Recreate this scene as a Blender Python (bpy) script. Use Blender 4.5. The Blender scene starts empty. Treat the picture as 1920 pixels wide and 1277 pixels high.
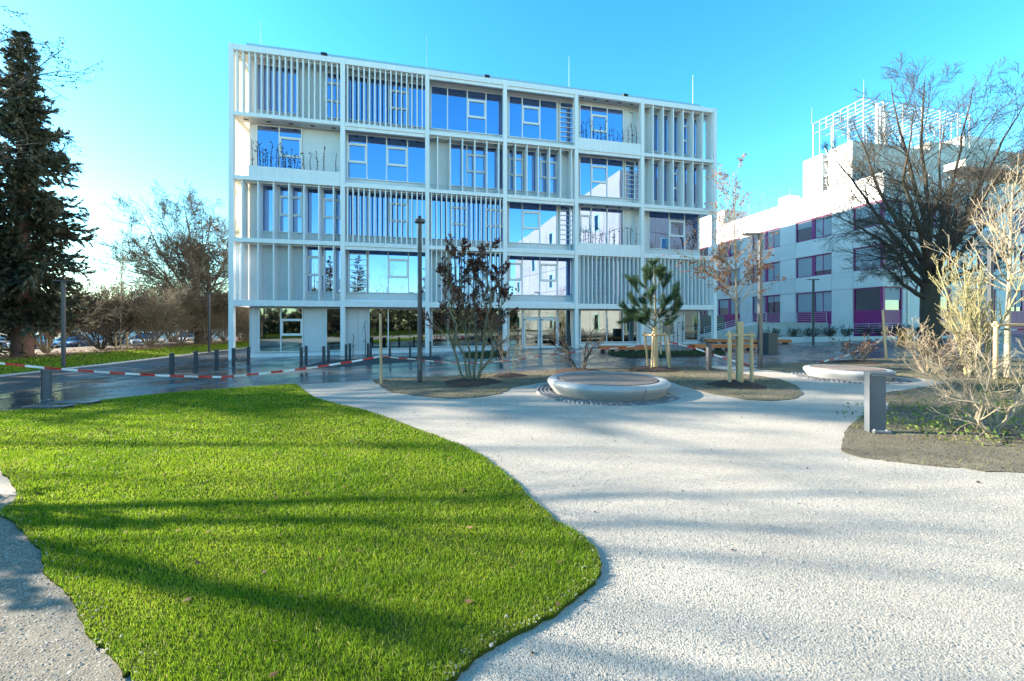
import bpy, bmesh, math, random
import numpy as np
from mathutils import Vector, Matrix
from mathutils.geometry import tessellate_polygon

random.seed(7)
SC = bpy.context.scene
COL = SC.collection
# ------------------------------------------------------------------ camera, sky, sun, exposure
F, HOR, CX, CAMZ, SL = 747.0, 605.6, 960.0, 1.85, 0.0167      # focal (px of the 1920 wide photo), horizon row, centre, eye height, ground slope
cam = bpy.data.cameras.new('camera')
camo = bpy.data.objects.new('camera', cam); COL.objects.link(camo)
camo.location = (0, 0, CAMZ); camo.rotation_euler = (math.pi / 2, 0, 0)
cam.sensor_width = 36.0; cam.lens = F / 1920 * 36.0
cam.shift_y = -(638.5 - HOR) / 1920
cam.clip_start = 0.05; cam.clip_end = 3000
SC.camera = camo

SUN_EL, SUN_AZ = math.radians(20.0), math.radians(-80.0)
world = bpy.data.worlds.new('World'); SC.world = world; world.use_nodes = True
wn = world.node_tree
sky = wn.nodes.new('ShaderNodeTexSky'); sky.sky_type = 'NISHITA'; sky.sun_disc = False
sky.sun_elevation = SUN_EL; sky.sun_rotation = SUN_AZ
sky.air_density = 1.0; sky.dust_density = 0.2; sky.ozone_density = 3.0
hs = wn.nodes.new('ShaderNodeHueSaturation'); hs.inputs['Saturation'].default_value = 1.30
mx = wn.nodes.new('ShaderNodeMix'); mx.data_type = 'RGBA'; mx.blend_type = 'MULTIPLY'; mx.inputs[0].default_value = 1.0
mx.inputs[7].default_value = (1.06, 1.26, 1.02, 1)
wn.links.new(sky.outputs[0], hs.inputs['Color']); wn.links.new(hs.outputs[0], mx.inputs[6])
wn.links.new(mx.outputs[2], wn.nodes['Background'].inputs[0])
wn.nodes['Background'].inputs[1].default_value = 0.12
sun = bpy.data.lights.new('sun', 'SUN'); sun.energy = 5.0; sun.angle = math.radians(0.7); sun.color = (1.0, 0.88, 0.72)
suno = bpy.data.objects.new('sun', sun); COL.objects.link(suno)
sd = Vector((math.sin(SUN_AZ) * math.cos(SUN_EL), math.cos(SUN_AZ) * math.cos(SUN_EL), math.sin(SUN_EL)))
suno.rotation_euler = sd.to_track_quat('Z', 'Y').to_euler(); suno.location = (-40, 10, 40)
vs = SC.view_settings
vs.view_transform = 'Standard'; vs.look = 'None'; vs.gamma = 1.0; vs.use_curve_mapping = False
vs.exposure = 2.1

# ------------------------------------------------------------------ helpers
def gz(x): return SL * max(-45.0, min(75.0, x))
def gp(px, py):
    dx, dz = (px - CX) / F, (HOR - py) / F
    t = CAMZ / (SL * dx - dz)
    return (dx * t, t, SL * dx * t)
def at(px, py, Y): return ((px - CX) / F * Y, Y, CAMZ + (HOR - py) / F * Y)

class MB:
    def __init__(s): s.v = []; s.f = []; s.m = []; s.k = 0
    def add(s, vs, fs):
        o = len(s.v); s.v += [tuple(p) for p in vs]
        s.f += [tuple(i + o for i in f) for f in fs]; s.m += [s.k] * len(fs); return s
    def box(s, x0, x1, y0, y1, z0, z1):
        return s.add([(x0,y0,z0),(x1,y0,z0),(x1,y1,z0),(x0,y1,z0),(x0,y0,z1),(x1,y0,z1),(x1,y1,z1),(x0,y1,z1)],
                     [(0,3,2,1),(4,5,6,7),(0,1,5,4),(1,2,6,5),(2,3,7,6),(3,0,4,7)])
    def bar(s, a, b, r, n=6, r2=None):
        a, b = Vector(a), Vector(b); d = (b - a).normalized()
        u = d.cross(Vector((0,0,1)) if abs(d.z) < .9 else Vector((1,0,0))).normalized(); w = d.cross(u)
        r2 = r if r2 is None else r2
        P = [a + (u*math.cos(t) + w*math.sin(t))*r for t in [2*math.pi*i/n for i in range(n)]]
        Q = [b + (u*math.cos(t) + w*math.sin(t))*r2 for t in [2*math.pi*i/n for i in range(n)]]
        return s.add(P + Q, [(i, (i+1) % n, n+(i+1) % n, n+i) for i in range(n)] + [tuple(range(n))[::-1], tuple(range(n, 2*n))])
    def sqbar(s, a, b, wx, wy):
        a, b = Vector(a), Vector(b); d = (b - a).normalized()
        u = d.cross(Vector((0,0,1)) if abs(d.z) < .99 else Vector((0,1,0))).normalized(); w = d.cross(u).normalized()
        vs = []
        for p in (a, b):
            for i, j in ((-1,-1),(1,-1),(1,1),(-1,1)): vs.append(p + u*i*wx/2 + w*j*wy/2)
        return s.add(vs, [(0,1,2,3),(7,6,5,4),(0,4,5,1),(1,5,6,2),(2,6,7,3),(3,7,4,0)])
    def lathe(s, prof, n=32, a0=0.0, a1=2*math.pi, c=(0,0,0), closed=True):
        full = abs(a1 - a0 - 2*math.pi) < 1e-6; m = n if full else n + 1; k = len(prof)
        vs = []
        for i in range(m):
            t = a0 + (a1 - a0) * i / n
            vs += [(c[0] + r*math.cos(t), c[1] + r*math.sin(t), c[2] + z) for r, z in prof]
        fs = []
        for i in range(n):
            j = (i + 1) % m
            for q in range(k if closed else k - 1):
                q2 = (q + 1) % k
                fs.append((i*k+q, j*k+q, j*k+q2, i*k+q2))
        if not full and closed: fs += [tuple(range(k)), tuple(range((m-1)*k, m*k))[::-1]]
        return s.add(vs, fs)
    def ico(s, c, rx, ry, rz, sub=1):
        bm = bmesh.new(); bmesh.ops.create_icosphere(bm, subdivisions=sub, radius=1)
        vs = [(c[0]+v.co.x*rx, c[1]+v.co.y*ry, c[2]+v.co.z*rz) for v in bm.verts]
        fs = [[v.index for v in f.verts] for f in bm.faces]; bm.free(); return s.add(vs, fs)
    def mesh(s, name, mats, smooth=False):
        me = bpy.data.meshes.new(name); me.from_pydata(s.v, [], s.f)
        bm = bmesh.new(); bm.from_mesh(me); bmesh.ops.recalc_face_normals(bm, faces=bm.faces); bm.to_mesh(me); bm.free()
        for m in (mats if isinstance(mats, (list, tuple)) else [mats]): me.materials.append(m)
        if any(s.m): me.polygons.foreach_set('material_index', s.m)
        if smooth: me.polygons.foreach_set('use_smooth', [True]*len(me.polygons)); me.set_sharp_from_angle(angle=math.radians(40))
        me.update(); return me
    def build(s, name, mats, parent=None, smooth=False, loc=None, bevel=0):
        return link(name, s.mesh(name, mats, smooth), parent, loc, bevel)

def link(name, me, parent=None, loc=None, bevel=0):
    o = bpy.data.objects.new(name, me); COL.objects.link(o)
    if parent is not None: o.parent = parent
    if loc is not None: o.location = loc
    if bevel:
        b = o.modifiers.new('bevel', 'BEVEL'); b.width = bevel; b.segments = 2; b.limit_method = 'ANGLE'
    return o
def fast_mesh(name, V, Fs, mat, attr=None, smooth=False):
    """numpy mesh: V (n,3); Fs list of (k,m) index arrays; attr (n,) brightness per vertex"""
    me = bpy.data.meshes.new(name)
    V = np.asarray(V, np.float32); me.vertices.add(len(V)); me.vertices.foreach_set('co', V.ravel())
    Fs = [np.asarray(f, np.int32) for f in Fs if len(f)]
    nl = sum(f.size for f in Fs); npoly = sum(len(f) for f in Fs)
    me.loops.add(nl); me.loops.foreach_set('vertex_index', np.concatenate([f.ravel() for f in Fs]))
    me.polygons.add(npoly)
    tot = np.concatenate([np.full(len(f), f.shape[1], np.int32) for f in Fs])
    st = np.concatenate([[0], np.cumsum(tot)[:-1]]).astype(np.int32)
    me.polygons.foreach_set('loop_start', st)
    if attr is not None:
        a = me.attributes.new('tone', 'FLOAT', 'POINT'); a.data.foreach_set('value', np.asarray(attr, np.float32))
    me.materials.append(mat); me.update(calc_edges=True)
    if smooth: me.polygons.foreach_set('use_smooth', np.ones(npoly, bool))
    return me
def tag(o, label=None, cat=None, group=None, kind=None):
    if label: o['label'] = label
    if cat: o['category'] = cat
    if group: o['group'] = group
    if kind: o['kind'] = kind
    return o
def thing(name, label, cat, loc=(0,0,0), rz=0.0, group=None):
    o = bpy.data.objects.new(name, None); COL.objects.link(o); o.empty_display_size = .2
    o.location = loc; o.rotation_euler = (0, 0, rz)
    return tag(o, label, cat, group)
def copy_thing(o, loc, rz=None, label=None):
    def cp(a, par):
        c = a.copy(); COL.objects.link(c)
        if par is not None: c.parent = par
        for ch in a.children: cp(ch, c)
        return c
    r = cp(o, None); r.location = loc
    if rz is not None: r.rotation_euler = (0, 0, rz)
    if label: r['label'] = label
    return r

# ------------------------------------------------------------------ materials
def newmat(name):
    m = bpy.data.materials.new(name); m.use_nodes = True
    n = m.node_tree; return m, n, n.nodes['Principled BSDF']
def setcol(sock, c): sock.default_value = (c[0], c[1], c[2], 1)
def pmat(name, c1, c2=None, rough=.6, scale=4.0, detail=5.0, bump=0.0, bscale=30.0, metal=0.0, obj_var=0.0, tone=None, stretch=None, spec=None, rough2=None):
    m, n, b = newmat(name)
    b.inputs['Roughness'].default_value = rough; b.inputs['Metallic'].default_value = metal
    if spec is not None: b.inputs['Specular IOR Level'].default_value = spec
    tc = n.nodes.new('ShaderNodeTexCoord'); co = tc.outputs['Object']
    if stretch:
        mp = n.nodes.new('ShaderNodeMapping'); mp.inputs['Scale'].default_value = stretch
        n.links.new(co, mp.inputs[0]); co = mp.outputs[0]
    out = None
    if c2 is not None:
        no = n.nodes.new('ShaderNodeTexNoise'); no.inputs['Scale'].default_value = scale; no.inputs['Detail'].default_value = detail
        no.inputs['Roughness'].default_value = .65
        n.links.new(co, no.inputs['Vector'])
        rp = n.nodes.new('ShaderNodeValToRGB'); rp.color_ramp.elements[0].position = .32; rp.color_ramp.elements[1].position = .68
        rp.color_ramp.elements[0].color = (*c1, 1); rp.color_ramp.elements[1].color = (*c2, 1)
        n.links.new(no.outputs[0], rp.inputs[0]); out = rp.outputs[0]
        if rough2 is not None:
            mr = n.nodes.new('ShaderNodeMapRange'); mr.inputs[1].default_value = .35; mr.inputs[2].default_value = .65
            mr.inputs[3].default_value = rough; mr.inputs[4].default_value = rough2
            n.links.new(no.outputs[0], mr.inputs[0]); n.links.new(mr.outputs[0], b.inputs['Roughness'])
    if obj_var or tone:
        hv = n.nodes.new('ShaderNodeHueSaturation')
        mr = n.nodes.new('ShaderNodeMapRange')
        if tone:
            at_ = n.nodes.new('ShaderNodeAttribute'); at_.attribute_name = 'tone'; src = at_.outputs['Fac']; mr.inputs[3].default_value, mr.inputs[4].default_value = tone
        else:
            oi = n.nodes.new('ShaderNodeObjectInfo'); src = oi.outputs['Random']; mr.inputs[3].default_value, mr.inputs[4].default_value = 1-obj_var, 1+obj_var
        n.links.new(src, mr.inputs[0]); n.links.new(mr.outputs[0], hv.inputs['Value'])
        if out: n.links.new(out, hv.inputs['Color'])
        else: setcol(hv.inputs['Color'], c1)
        out = hv.outputs[0]
    if out: n.links.new(out, b.inputs['Base Color'])
    else: setcol(b.inputs['Base Color'], c1)
    if bump:
        nb = n.nodes.new('ShaderNodeTexNoise'); nb.inputs['Scale'].default_value = bscale; nb.inputs['Detail'].default_value = 6
        n.links.new(co, nb.inputs['Vector'])
        bp = n.nodes.new('ShaderNodeBump'); bp.inputs['Strength'].default_value = bump; bp.inputs['Distance'].default_value = .02
        n.links.new(nb.outputs[0], bp.inputs['Height']); n.links.new(bp.outputs[0], b.inputs['Normal'])
    return m
def glassmat(name, tint, rough=.0, wave=.0012):
    """coated glazing: a dark room behind a mirror coat, with the faint waviness of real panes"""
    m, n, b = newmat(name)
    setcol(b.inputs['Base Color'], tint); b.inputs['Metallic'].default_value = 1.0; b.inputs['Roughness'].default_value = rough
    tc = n.nodes.new('ShaderNodeTexCoord'); no = n.nodes.new('ShaderNodeTexNoise'); no.inputs['Scale'].default_value = .9; no.inputs['Detail'].default_value = 1
    oi = n.nodes.new('ShaderNodeObjectInfo'); va = n.nodes.new('ShaderNodeVectorMath'); va.operation = 'ADD'
    n.links.new(tc.outputs['Object'], va.inputs[0]); n.links.new(oi.outputs['Random'], va.inputs[1]); n.links.new(va.outputs[0], no.inputs['Vector'])
    bp = n.nodes.new('ShaderNodeBump'); bp.inputs['Strength'].default_value = 1; bp.inputs['Distance'].default_value = wave
    n.links.new(no.outputs[0], bp.inputs['Height']); n.links.new(bp.outputs[0], b.inputs['Normal'])
    return m
def leafmat(name, c1, c2, trans=.35, tone=(.6, 1.35), rough=.6):
    m, n, b = newmat(name)
    at_ = n.nodes.new('ShaderNodeAttribute'); at_.attribute_name = 'tone'
    mixc = n.nodes.new('ShaderNodeMix'); mixc.data_type = 'RGBA'
    mixc.inputs[6].default_value = (*c1, 1); mixc.inputs[7].default_value = (*c2, 1)
    n.links.new(at_.outputs['Fac'], mixc.inputs[0])
    n.links.new(mixc.outputs[2], b.inputs['Base Color']); b.inputs['Roughness'].default_value = rough; b.inputs['Specular IOR Level'].default_value = .25
    tr = n.nodes.new('ShaderNodeBsdfTranslucent'); n.links.new(mixc.outputs[2], tr.inputs[0])
    ms = n.nodes.new('ShaderNodeMixShader'); ms.inputs[0].default_value = trans
    n.links.new(b.outputs[0], ms.inputs[1]); n.links.new(tr.outputs[0], ms.inputs[2])
    n.links.new(ms.outputs[0], n.nodes['Material Output'].inputs[0]); return m

M = {}
M['white'] = pmat('white_coated_metal', (.72,.735,.75), (.80,.81,.82), rough=.38, scale=1.6, stretch=(3,3,.25), obj_var=.025)
M['soffit'] = pmat('grey_soffit', (.50,.52,.54), (.56,.57,.58), rough=.6, scale=2)
M['panel'] = pmat('light_grey_cladding', (.60,.62,.64), (.65,.67,.69), rough=.42, scale=.8, obj_var=.03)
M['core'] = pmat('grey_wall', (.52,.54,.56), rough=.6)
M['frame'] = pmat('white_window_frame', (.74,.75,.75), rough=.35)
M['gasket'] = pmat('dark_gasket', (.05,.055,.06), rough=.5)
M['glass'] = glassmat('coated_glass', (.31,.40,.64))
M['glass_low'] = glassmat('ground_floor_glass', (.24,.28,.30), rough=.025)
M['glass_purple'] = glassmat('dark_window_glass', (.13,.15,.19), rough=.05)
M['parapet'] = pmat('blue_grey_parapet', (.28,.45,.55), rough=.25)
M['render'] = pmat('pale_concrete_panel', (.66,.655,.64), (.73,.725,.705), rough=.75, scale=.7, bump=.15, bscale=8, obj_var=.04)
M['cream'] = pmat('cream_concrete', (.29,.285,.26), (.35,.34,.31), rough=.8, scale=.6, obj_var=.06)
M['render2'] = pmat('weathered_concrete', (.46,.45,.42), (.58,.57,.53), rough=.8, scale=.6, bump=.2, bscale=6)
M['joint'] = pmat('shadow_joint', (.22,.22,.22), rough=.9)
M['purple'] = pmat('magenta_window_frame', (.27,.025,.17), (.31,.03,.19), rough=.45, scale=3)
M['purple_panel'] = pmat('purple_spandrel', (.24,.012,.14), (.28,.016,.16), rough=.5, scale=2, stretch=(6,6,.3))
M['blind'] = pmat('grey_blind', (.34,.38,.42), rough=.7)
M['steel'] = pmat('galvanised_steel', (.55,.57,.58), rough=.4, metal=.6)
M['pergola'] = pmat('grey_pergola_steel', (.27,.29,.31), rough=.5)
M['dark'] = pmat('dark_grey_metal', (.045,.05,.06), (.055,.06,.07), rough=.42, scale=6)
M['bollardlight'] = pmat('grey_powder_coat', (.10,.115,.13), (.12,.135,.15), rough=.4, scale=5)
M['lampgrey'] = pmat('grey_lamp_pole', (.10,.11,.12), rough=.3, metal=.4)
M['black'] = pmat('black_rubber', (.015,.015,.017), rough=.6)
M['stake'] = pmat('peeled_timber_stake', (.42,.29,.15), (.58,.43,.25), rough=.75, scale=3, stretch=(8,8,.6), bump=.25, bscale=14)
M['wrap'] = pmat('reed_wrap', (.40,.30,.16), (.62,.50,.30), rough=.85, scale=5, stretch=(14,14,.3), bump=.6, bscale=20)
M['larch'] = pmat('orange_bench_timber', (.46,.125,.035), (.62,.20,.065), rough=.5, scale=2, stretch=(.5,8,8), obj_var=.12, bump=.1, bscale=20)
M['deck'] = pmat('weathered_deck_board', (.15,.105,.08), (.28,.225,.19), rough=.45, scale=3, stretch=(.8,14,14), obj_var=.25, bump=.3, bscale=20)
M['benchconc'] = pmat('cast_concrete', (.30,.31,.31), (.38,.38,.37), rough=.55, scale=3, bump=.08, bscale=60)
M['cobble'] = pmat('grey_cobble', (.12,.125,.13), (.2,.2,.205), rough=.6, scale=14, tone=(.7,1.3))
M['mulch'] = pmat('bark_mulch', (.022,.012,.008), (.055,.03,.02), rough=.9, scale=18, bump=1.0, bscale=40)
M['soil'] = pmat('seeded_soil', (.10,.085,.055), (.17,.15,.10), rough=.95, scale=1.6, bump=.9, bscale=55)
M['turfsoil'] = pmat('turf_soil', (.035,.06,.010), (.06,.085,.016), rough=1, scale=6, bump=.5, bscale=30, spec=.0)
M['earth'] = pmat('leafy_earth', (.06,.04,.022), (.12,.075,.04), rough=.95, scale=3, bump=.8, bscale=14)
M['kerb'] = pmat('kerb_concrete', (.42,.42,.41), (.5,.5,.48), rough=.7, scale=3)
M['hedge_earth'] = pmat('far_ground', (.12,.12,.07), (.18,.16,.10), rough=1, scale=.4)
M['tape_red'] = pmat('red_tape', (.55,.03,.02), rough=.35)
M['tape_white'] = pmat('white_tape', (.75,.75,.75), rough=.35)
M['orange'] = pmat('orange_plastic', (.55,.17,.02), (.6,.2,.03), rough=.5, scale=3)
M['paper'] = pmat('white_paper', (.75,.76,.78), rough=.7)
M['signgreen'] = pmat('dark_sign_face', (.09,.10,.08), (.12,.12,.10), rough=.5, scale=4)
M['bark'] = pmat('dark_bark', (.04,.032,.025), (.085,.07,.05), rough=.9, scale=6, stretch=(4,4,.8), bump=.6, bscale=14)
M['barkgreen'] = pmat('mossy_grey_bark', (.10,.10,.055), (.2,.18,.12), rough=.9, scale=8, stretch=(3,3,.7), bump=.4, bscale=20)
M['barktan'] = pmat('tan_twig_bark', (.20,.155,.10), (.33,.27,.18), rough=.85, scale=8, bump=.3, bscale=30)
M['barkpale'] = pmat('pale_shrub_bark', (.27,.22,.15), (.42,.35,.24), rough=.8, scale=7, bump=.3, bscale=30)
M['barkyel'] = pmat('yellowish_bark', (.24,.22,.10), (.38,.34,.18), rough=.8, scale=7, bump=.3, bscale=30)
M['barkmid'] = pmat('olive_brown_bark', (.06,.047,.032), (.125,.10,.065), rough=.9, scale=6, bump=.4, bscale=16)
M['barkred'] = pmat('reddish_spruce_bark', (.12,.06,.045), (.22,.13,.10), rough=.95, scale=5, stretch=(3,3,.8), bump=.6, bscale=12)
M['brownleaf'] = leafmat('dry_dark_leaf', (.055,.024,.02), (.17,.075,.052), .3)
M['rustleaf'] = leafmat('dry_rust_leaf', (.22,.085,.04), (.42,.19,.09), .35)
M['spruce'] = leafmat('spruce_needles', (.04,.052,.036), (.13,.125,.075), .25)
M['pine'] = leafmat('pine_needles', (.025,.065,.035), (.075,.13,.06), .25)
M['pinefar'] = leafmat('far_pine_needles', (.05,.055,.025), (.13,.10,.05), .2)
M['ivy'] = leafmat('small_green_leaf', (.06,.12,.03), (.2,.28,.06), .4)
M['groundcover'] = leafmat('groundcover_leaf', (.03,.05,.018), (.10,.12,.05), .3)
M['parkleaf'] = leafmat('park_wood_leaf', (.07,.075,.035), (.26,.23,.13), .3)
M['grass'] = leafmat('grass_blade', (.10,.25,.012), (.30,.44,.035), .5, rough=.5)
def _grass_ramp():
    n = M['grass'].node_tree; mixc = [q for q in n.nodes if q.bl_idname == 'ShaderNodeMix'][0]; at_ = [q for q in n.nodes if q.bl_idname == 'ShaderNodeAttribute'][0]
    r = n.nodes.new('ShaderNodeValToRGB'); e = r.color_ramp.elements
    e[0].position = 0; e[0].color = (.055,.12,.008,1); e[1].position = 1; e[1].color = (.46,.40,.17,1)
    for p, c in ((.4,(.145,.27,.012)),(.75,(.31,.43,.025)),(.92,(.44,.46,.06))): x = e.new(p); x.color = (*c,1)
    n.links.new(at_.outputs['Fac'], r.inputs[0])
    for l in list(mixc.outputs[2].links): n.links.new(r.outputs[0], l.to_socket)
_grass_ramp()
M['drygrass'] = leafmat('sparse_dry_grass', (.16,.14,.05), (.22,.26,.04), .35)
M['deadleaf'] = leafmat('fallen_leaf', (.13,.06,.028), (.30,.18,.10), .2)

def screen_mat():
    m, n, b = newmat('translucent_screen'); setcol(b.inputs['Base Color'], (.78,.74,.66)); b.inputs['Roughness'].default_value = .7
    tr = n.nodes.new('ShaderNodeBsdfTranslucent'); tr.inputs[0].default_value = (.86,.80,.68,1)
    ms = n.nodes.new('ShaderNodeMixShader'); ms.inputs[0].default_value = .6
    n.links.new(b.outputs[0], ms.inputs[1]); n.links.new(tr.outputs[0], ms.inputs[2]); n.links.new(ms.outputs[0], n.nodes['Material Output'].inputs[0]); return m
M['screen'] = screen_mat()
def wet_mat(name, c1, c2, r_lo, r_hi, scale, bump, sheen=.5):
    m, n, b = newmat(name)
    tc = n.nodes.new('ShaderNodeTexCoord')
    big = n.nodes.new('ShaderNodeTexNoise'); big.inputs['Scale'].default_value = scale; big.inputs['Detail'].default_value = 6; big.inputs['Roughness'].default_value = .6
    fine = n.nodes.new('ShaderNodeTexNoise'); fine.inputs['Scale'].default_value = 45; fine.inputs['Detail'].default_value = 5
    for q in (big, fine): n.links.new(tc.outputs['Object'], q.inputs['Vector'])
    rp = n.nodes.new('ShaderNodeValToRGB'); rp.color_ramp.elements[0].position = .3; rp.color_ramp.elements[1].position = .7
    rp.color_ramp.elements[0].color = (*c1, 1); rp.color_ramp.elements[1].color = (*c2, 1)
    n.links.new(fine.outputs[0], rp.inputs[0]); n.links.new(rp.outputs[0], b.inputs['Base Color'])
    mr = n.nodes.new('ShaderNodeMapRange'); mr.inputs[1].default_value = .4; mr.inputs[2].default_value = .62; mr.inputs[3].default_value = r_lo; mr.inputs[4].default_value = r_hi
    n.links.new(big.outputs[0], mr.inputs[0]); n.links.new(mr.outputs[0], b.inputs['Roughness'])
    b.inputs['Specular IOR Level'].default_value = sheen
    bp = n.nodes.new('ShaderNodeBump'); bp.inputs['Strength'].default_value = bump; bp.inputs['Distance'].default_value = .004
    n.links.new(fine.outputs[0], bp.inputs['Height']); n.links.new(bp.outputs[0], b.inputs['Normal']); return m
M['plaza'] = wet_mat('wet_dark_paving', (.05,.053,.06), (.085,.088,.095), .13, .34, .5, .25)
M['asphalt'] = wet_mat('damp_asphalt', (.035,.037,.042), (.06,.06,.065), .38, .6, .4, .6)
def gravel_mat():
    m, n, b = newmat('pale_gravel'); b.inputs['Roughness'].default_value = .9; b.inputs['Specular IOR Level'].default_value = .2
    tc = n.nodes.new('ShaderNodeTexCoord')
    vo = n.nodes.new('ShaderNodeTexVoronoi'); vo.inputs['Scale'].default_value = 95
    n.links.new(tc.outputs['Object'], vo.inputs['Vector'])
    hv = n.nodes.new('ShaderNodeSeparateColor'); n.links.new(vo.outputs['Color'], hv.inputs[0])
    rp = n.nodes.new('ShaderNodeValToRGB'); e = rp.color_ramp.elements
    e[0].position = 0; e[0].color = (.25,.23,.19,1); e[1].position = .25; e[1].color = (.37,.335,.28,1)
    x = rp.color_ramp.elements.new(1.0); x.color = (.45,.415,.36,1)
    n.links.new(hv.outputs[0], rp.inputs[0])
    big = n.nodes.new('ShaderNodeTexNoise'); big.inputs['Scale'].default_value = 1.1; big.inputs['Detail'].default_value = 6
    n.links.new(tc.outputs['Object'], big.inputs['Vector'])
    mr = n.nodes.new('ShaderNodeMapRange'); mr.inputs[1].default_value = .3; mr.inputs[2].default_value = .7; mr.inputs[3].default_value = .86; mr.inputs[4].default_value = 1.05
    n.links.new(big.outputs[0], mr.inputs[0])
    h2 = n.nodes.new('ShaderNodeHueSaturation'); n.links.new(rp.outputs[0], h2.inputs['Color']); n.links.new(mr.outputs[0], h2.inputs['Value'])
    n.links.new(h2.outputs[0], b.inputs['Base Color'])
    bp = n.nodes.new('ShaderNodeBump'); bp.invert = True; bp.inputs['Strength'].default_value = .6; bp.inputs['Distance'].default_value = .007
    n.links.new(vo.outputs['Distance'], bp.inputs['Height']); n.links.new(bp.outputs[0], b.inputs['Normal']); return m
M['gravel'] = gravel_mat()
M['stone'] = pmat('crushed_stone', (.405,.37,.31), rough=.85, tone=(.64,1.16), spec=.2)
M['clod'] = pmat('soil_clod', (.15,.125,.085), rough=.95, tone=(.35,1.4), spec=.1)

# ------------------------------------------------------------------ ground surfaces
def catmull(pts, n=6, closed=True):
    out = []; N = len(pts)
    for i in range(N if closed else N - 1):
        p = [Vector(pts[(i + k - 1) % N][:2]) if closed else Vector(pts[max(0, min(N-1, i+k-1))][:2]) for k in range(4)]
        for j in range(n):
            t = j / n
            out.append(.5*((2*p[1]) + (-p[0]+p[2])*t + (2*p[0]-5*p[1]+4*p[2]-p[3])*t*t + (-p[0]+3*p[1]-3*p[2]+p[3])*t**3))
    if not closed: out.append(Vector(pts[-1][:2]))
    return out
def rough_edge(P, amp, step=.12):
    out = []
    for i in range(len(P)):
        a, b = P[i], P[(i+1) % len(P)]; k = max(1, min(60, int((b-a).length/step)))
        for j in range(k): out.append(a.lerp(b, j/k) + Vector((random.uniform(-amp, amp), random.uniform(-amp, amp))))
    return out
def sheet(name, P, dz, mat, skirt=.06, parent=None, kind='structure'):
    V = [(p[0], p[1], gz(p[0]) + dz) for p in P]; n = len(V)
    tri = tessellate_polygon([[Vector((p[0], p[1], 0)) for p in P]])
    mb = MB(); mb.add(V + [(v[0], v[1], v[2]-skirt) for v in V], [tuple(t) for t in tri] + [(i, (i+1) % n, n+(i+1) % n, n+i) for i in range(n)])
    o = mb.build(name, mat, parent)
    if kind: o['kind'] = kind
    return o
def G(*pp): return [Vector(gp(*p)[:2]) for p in pp]
def inside(P, X, Y):
    P = np.array([(p[0], p[1]) for p in P]); c = np.zeros(len(X), bool); j = len(P) - 1
    for i in range(len(P)):
        xi, yi = P[i]; xj, yj = P[j]
        if yi != yj:
            m = ((yi > Y) != (yj > Y)) & (X < (xj - xi) * (Y - yi) / (yj - yi) + xi); c ^= m
        j = i
    return c
def vgz(X): return SL * np.clip(X, -45, 75)

mb = MB()
xs = [-900, -200, -45, -20, 0, 20, 45, 75, 300, 900]; ys = [-300, -60, 0, 30, 80, 200, 600, 1500]
mb.add([(x, y, gz(x) - .03) for y in ys for x in xs], [(j*10+i, j*10+i+1, (j+1)*10+i+1, (j+1)*10+i) for j in range(7) for i in range(9)])
tag(mb.build('ground', M['hedge_earth']), kind='structure')

plaza_P = [Vector(p) for p in [(-16,-12),(-14.2,5),(-13.8,11.9),(-14.5,15.7),(-15.8,24),(-18,44),(60,60),(60,10.5),(24,14.2)]] + \
          G((1740,670),(1600,675),(1500,680),(1390,685),(1310,687),(1250,688),(1160,691),(1000,696),(850,706),(697,713),(555,722),(471,727),(260,744),(0,774)) + [Vector((-16.2,5.4)),Vector((-17.5,-12))]
sheet('plaza', plaza_P[0:9] + plaza_P[9:], .012, M['plaza'])
road_P = [Vector(p) for p in [(-17,-20),(-15.3,5),(-15.1,11.8),(-16.8,16.7),(-17.6,20.7),(-18.2,27),(-20.5,60),(-27,62),(-23.6,35),(-22.9,30),(-21.4,21),(-20.9,16.2),(-21,5),(-23,-20)]]
sheet('road', road_P, .004, M['asphalt'])
# strip of lighter paving between road and plaza with a slot drain
walk_P = [Vector(p) for p in [(-15.3,5),(-15.1,11.8),(-16.8,16.7),(-17.6,20.7),(-18.2,27),(-19.6,44),(-18,44),(-15.85,24),(-14.55,15.7),(-13.85,11.9),(-14.2,5)]]
sheet('pavement', walk_P, .008, M['plaza'])
def strip(name, line, w, z0, z1, mat, kind='structure'):
    mb = MB(); L = [Vector(p) for p in line]; V = []
    for i, p in enumerate(L):
        d = (L[min(i+1, len(L)-1)] - L[max(0, i-1)]).normalized(); nrm = Vector((-d.y, d.x)) * w / 2
        for q, z in ((p-nrm, z0), (p+nrm, z0), (p+nrm, z1), (p-nrm, z1)): V.append((q.x, q.y, gz(q.x)+z))
    fs = []
    for i in range(len(L)-1):
        for k in range(4): fs.append((4*i+k, 4*i+(k+1) % 4, 4*i+4+(k+1) % 4, 4*i+4+k))
    fs += [(3,2,1,0), tuple(range(4*len(L)-4, 4*len(L)))]
    mb.add(V, fs); o = mb.build(name, mat); o['kind'] = kind; return o
strip('drain_channel', [(-14.1,5),(-13.82,11.9),(-14.5,15.7),(-15.8,24),(-18,44)], .14, -.02, .018, M['black'])
strip('kerb', [(-23.05,-20),(-21.05,5),(-20.95,16.2),(-21.45,21),(-22.95,30),(-23.65,35),(-27,62)], .18, -.05, .07, M['kerb'])

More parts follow.
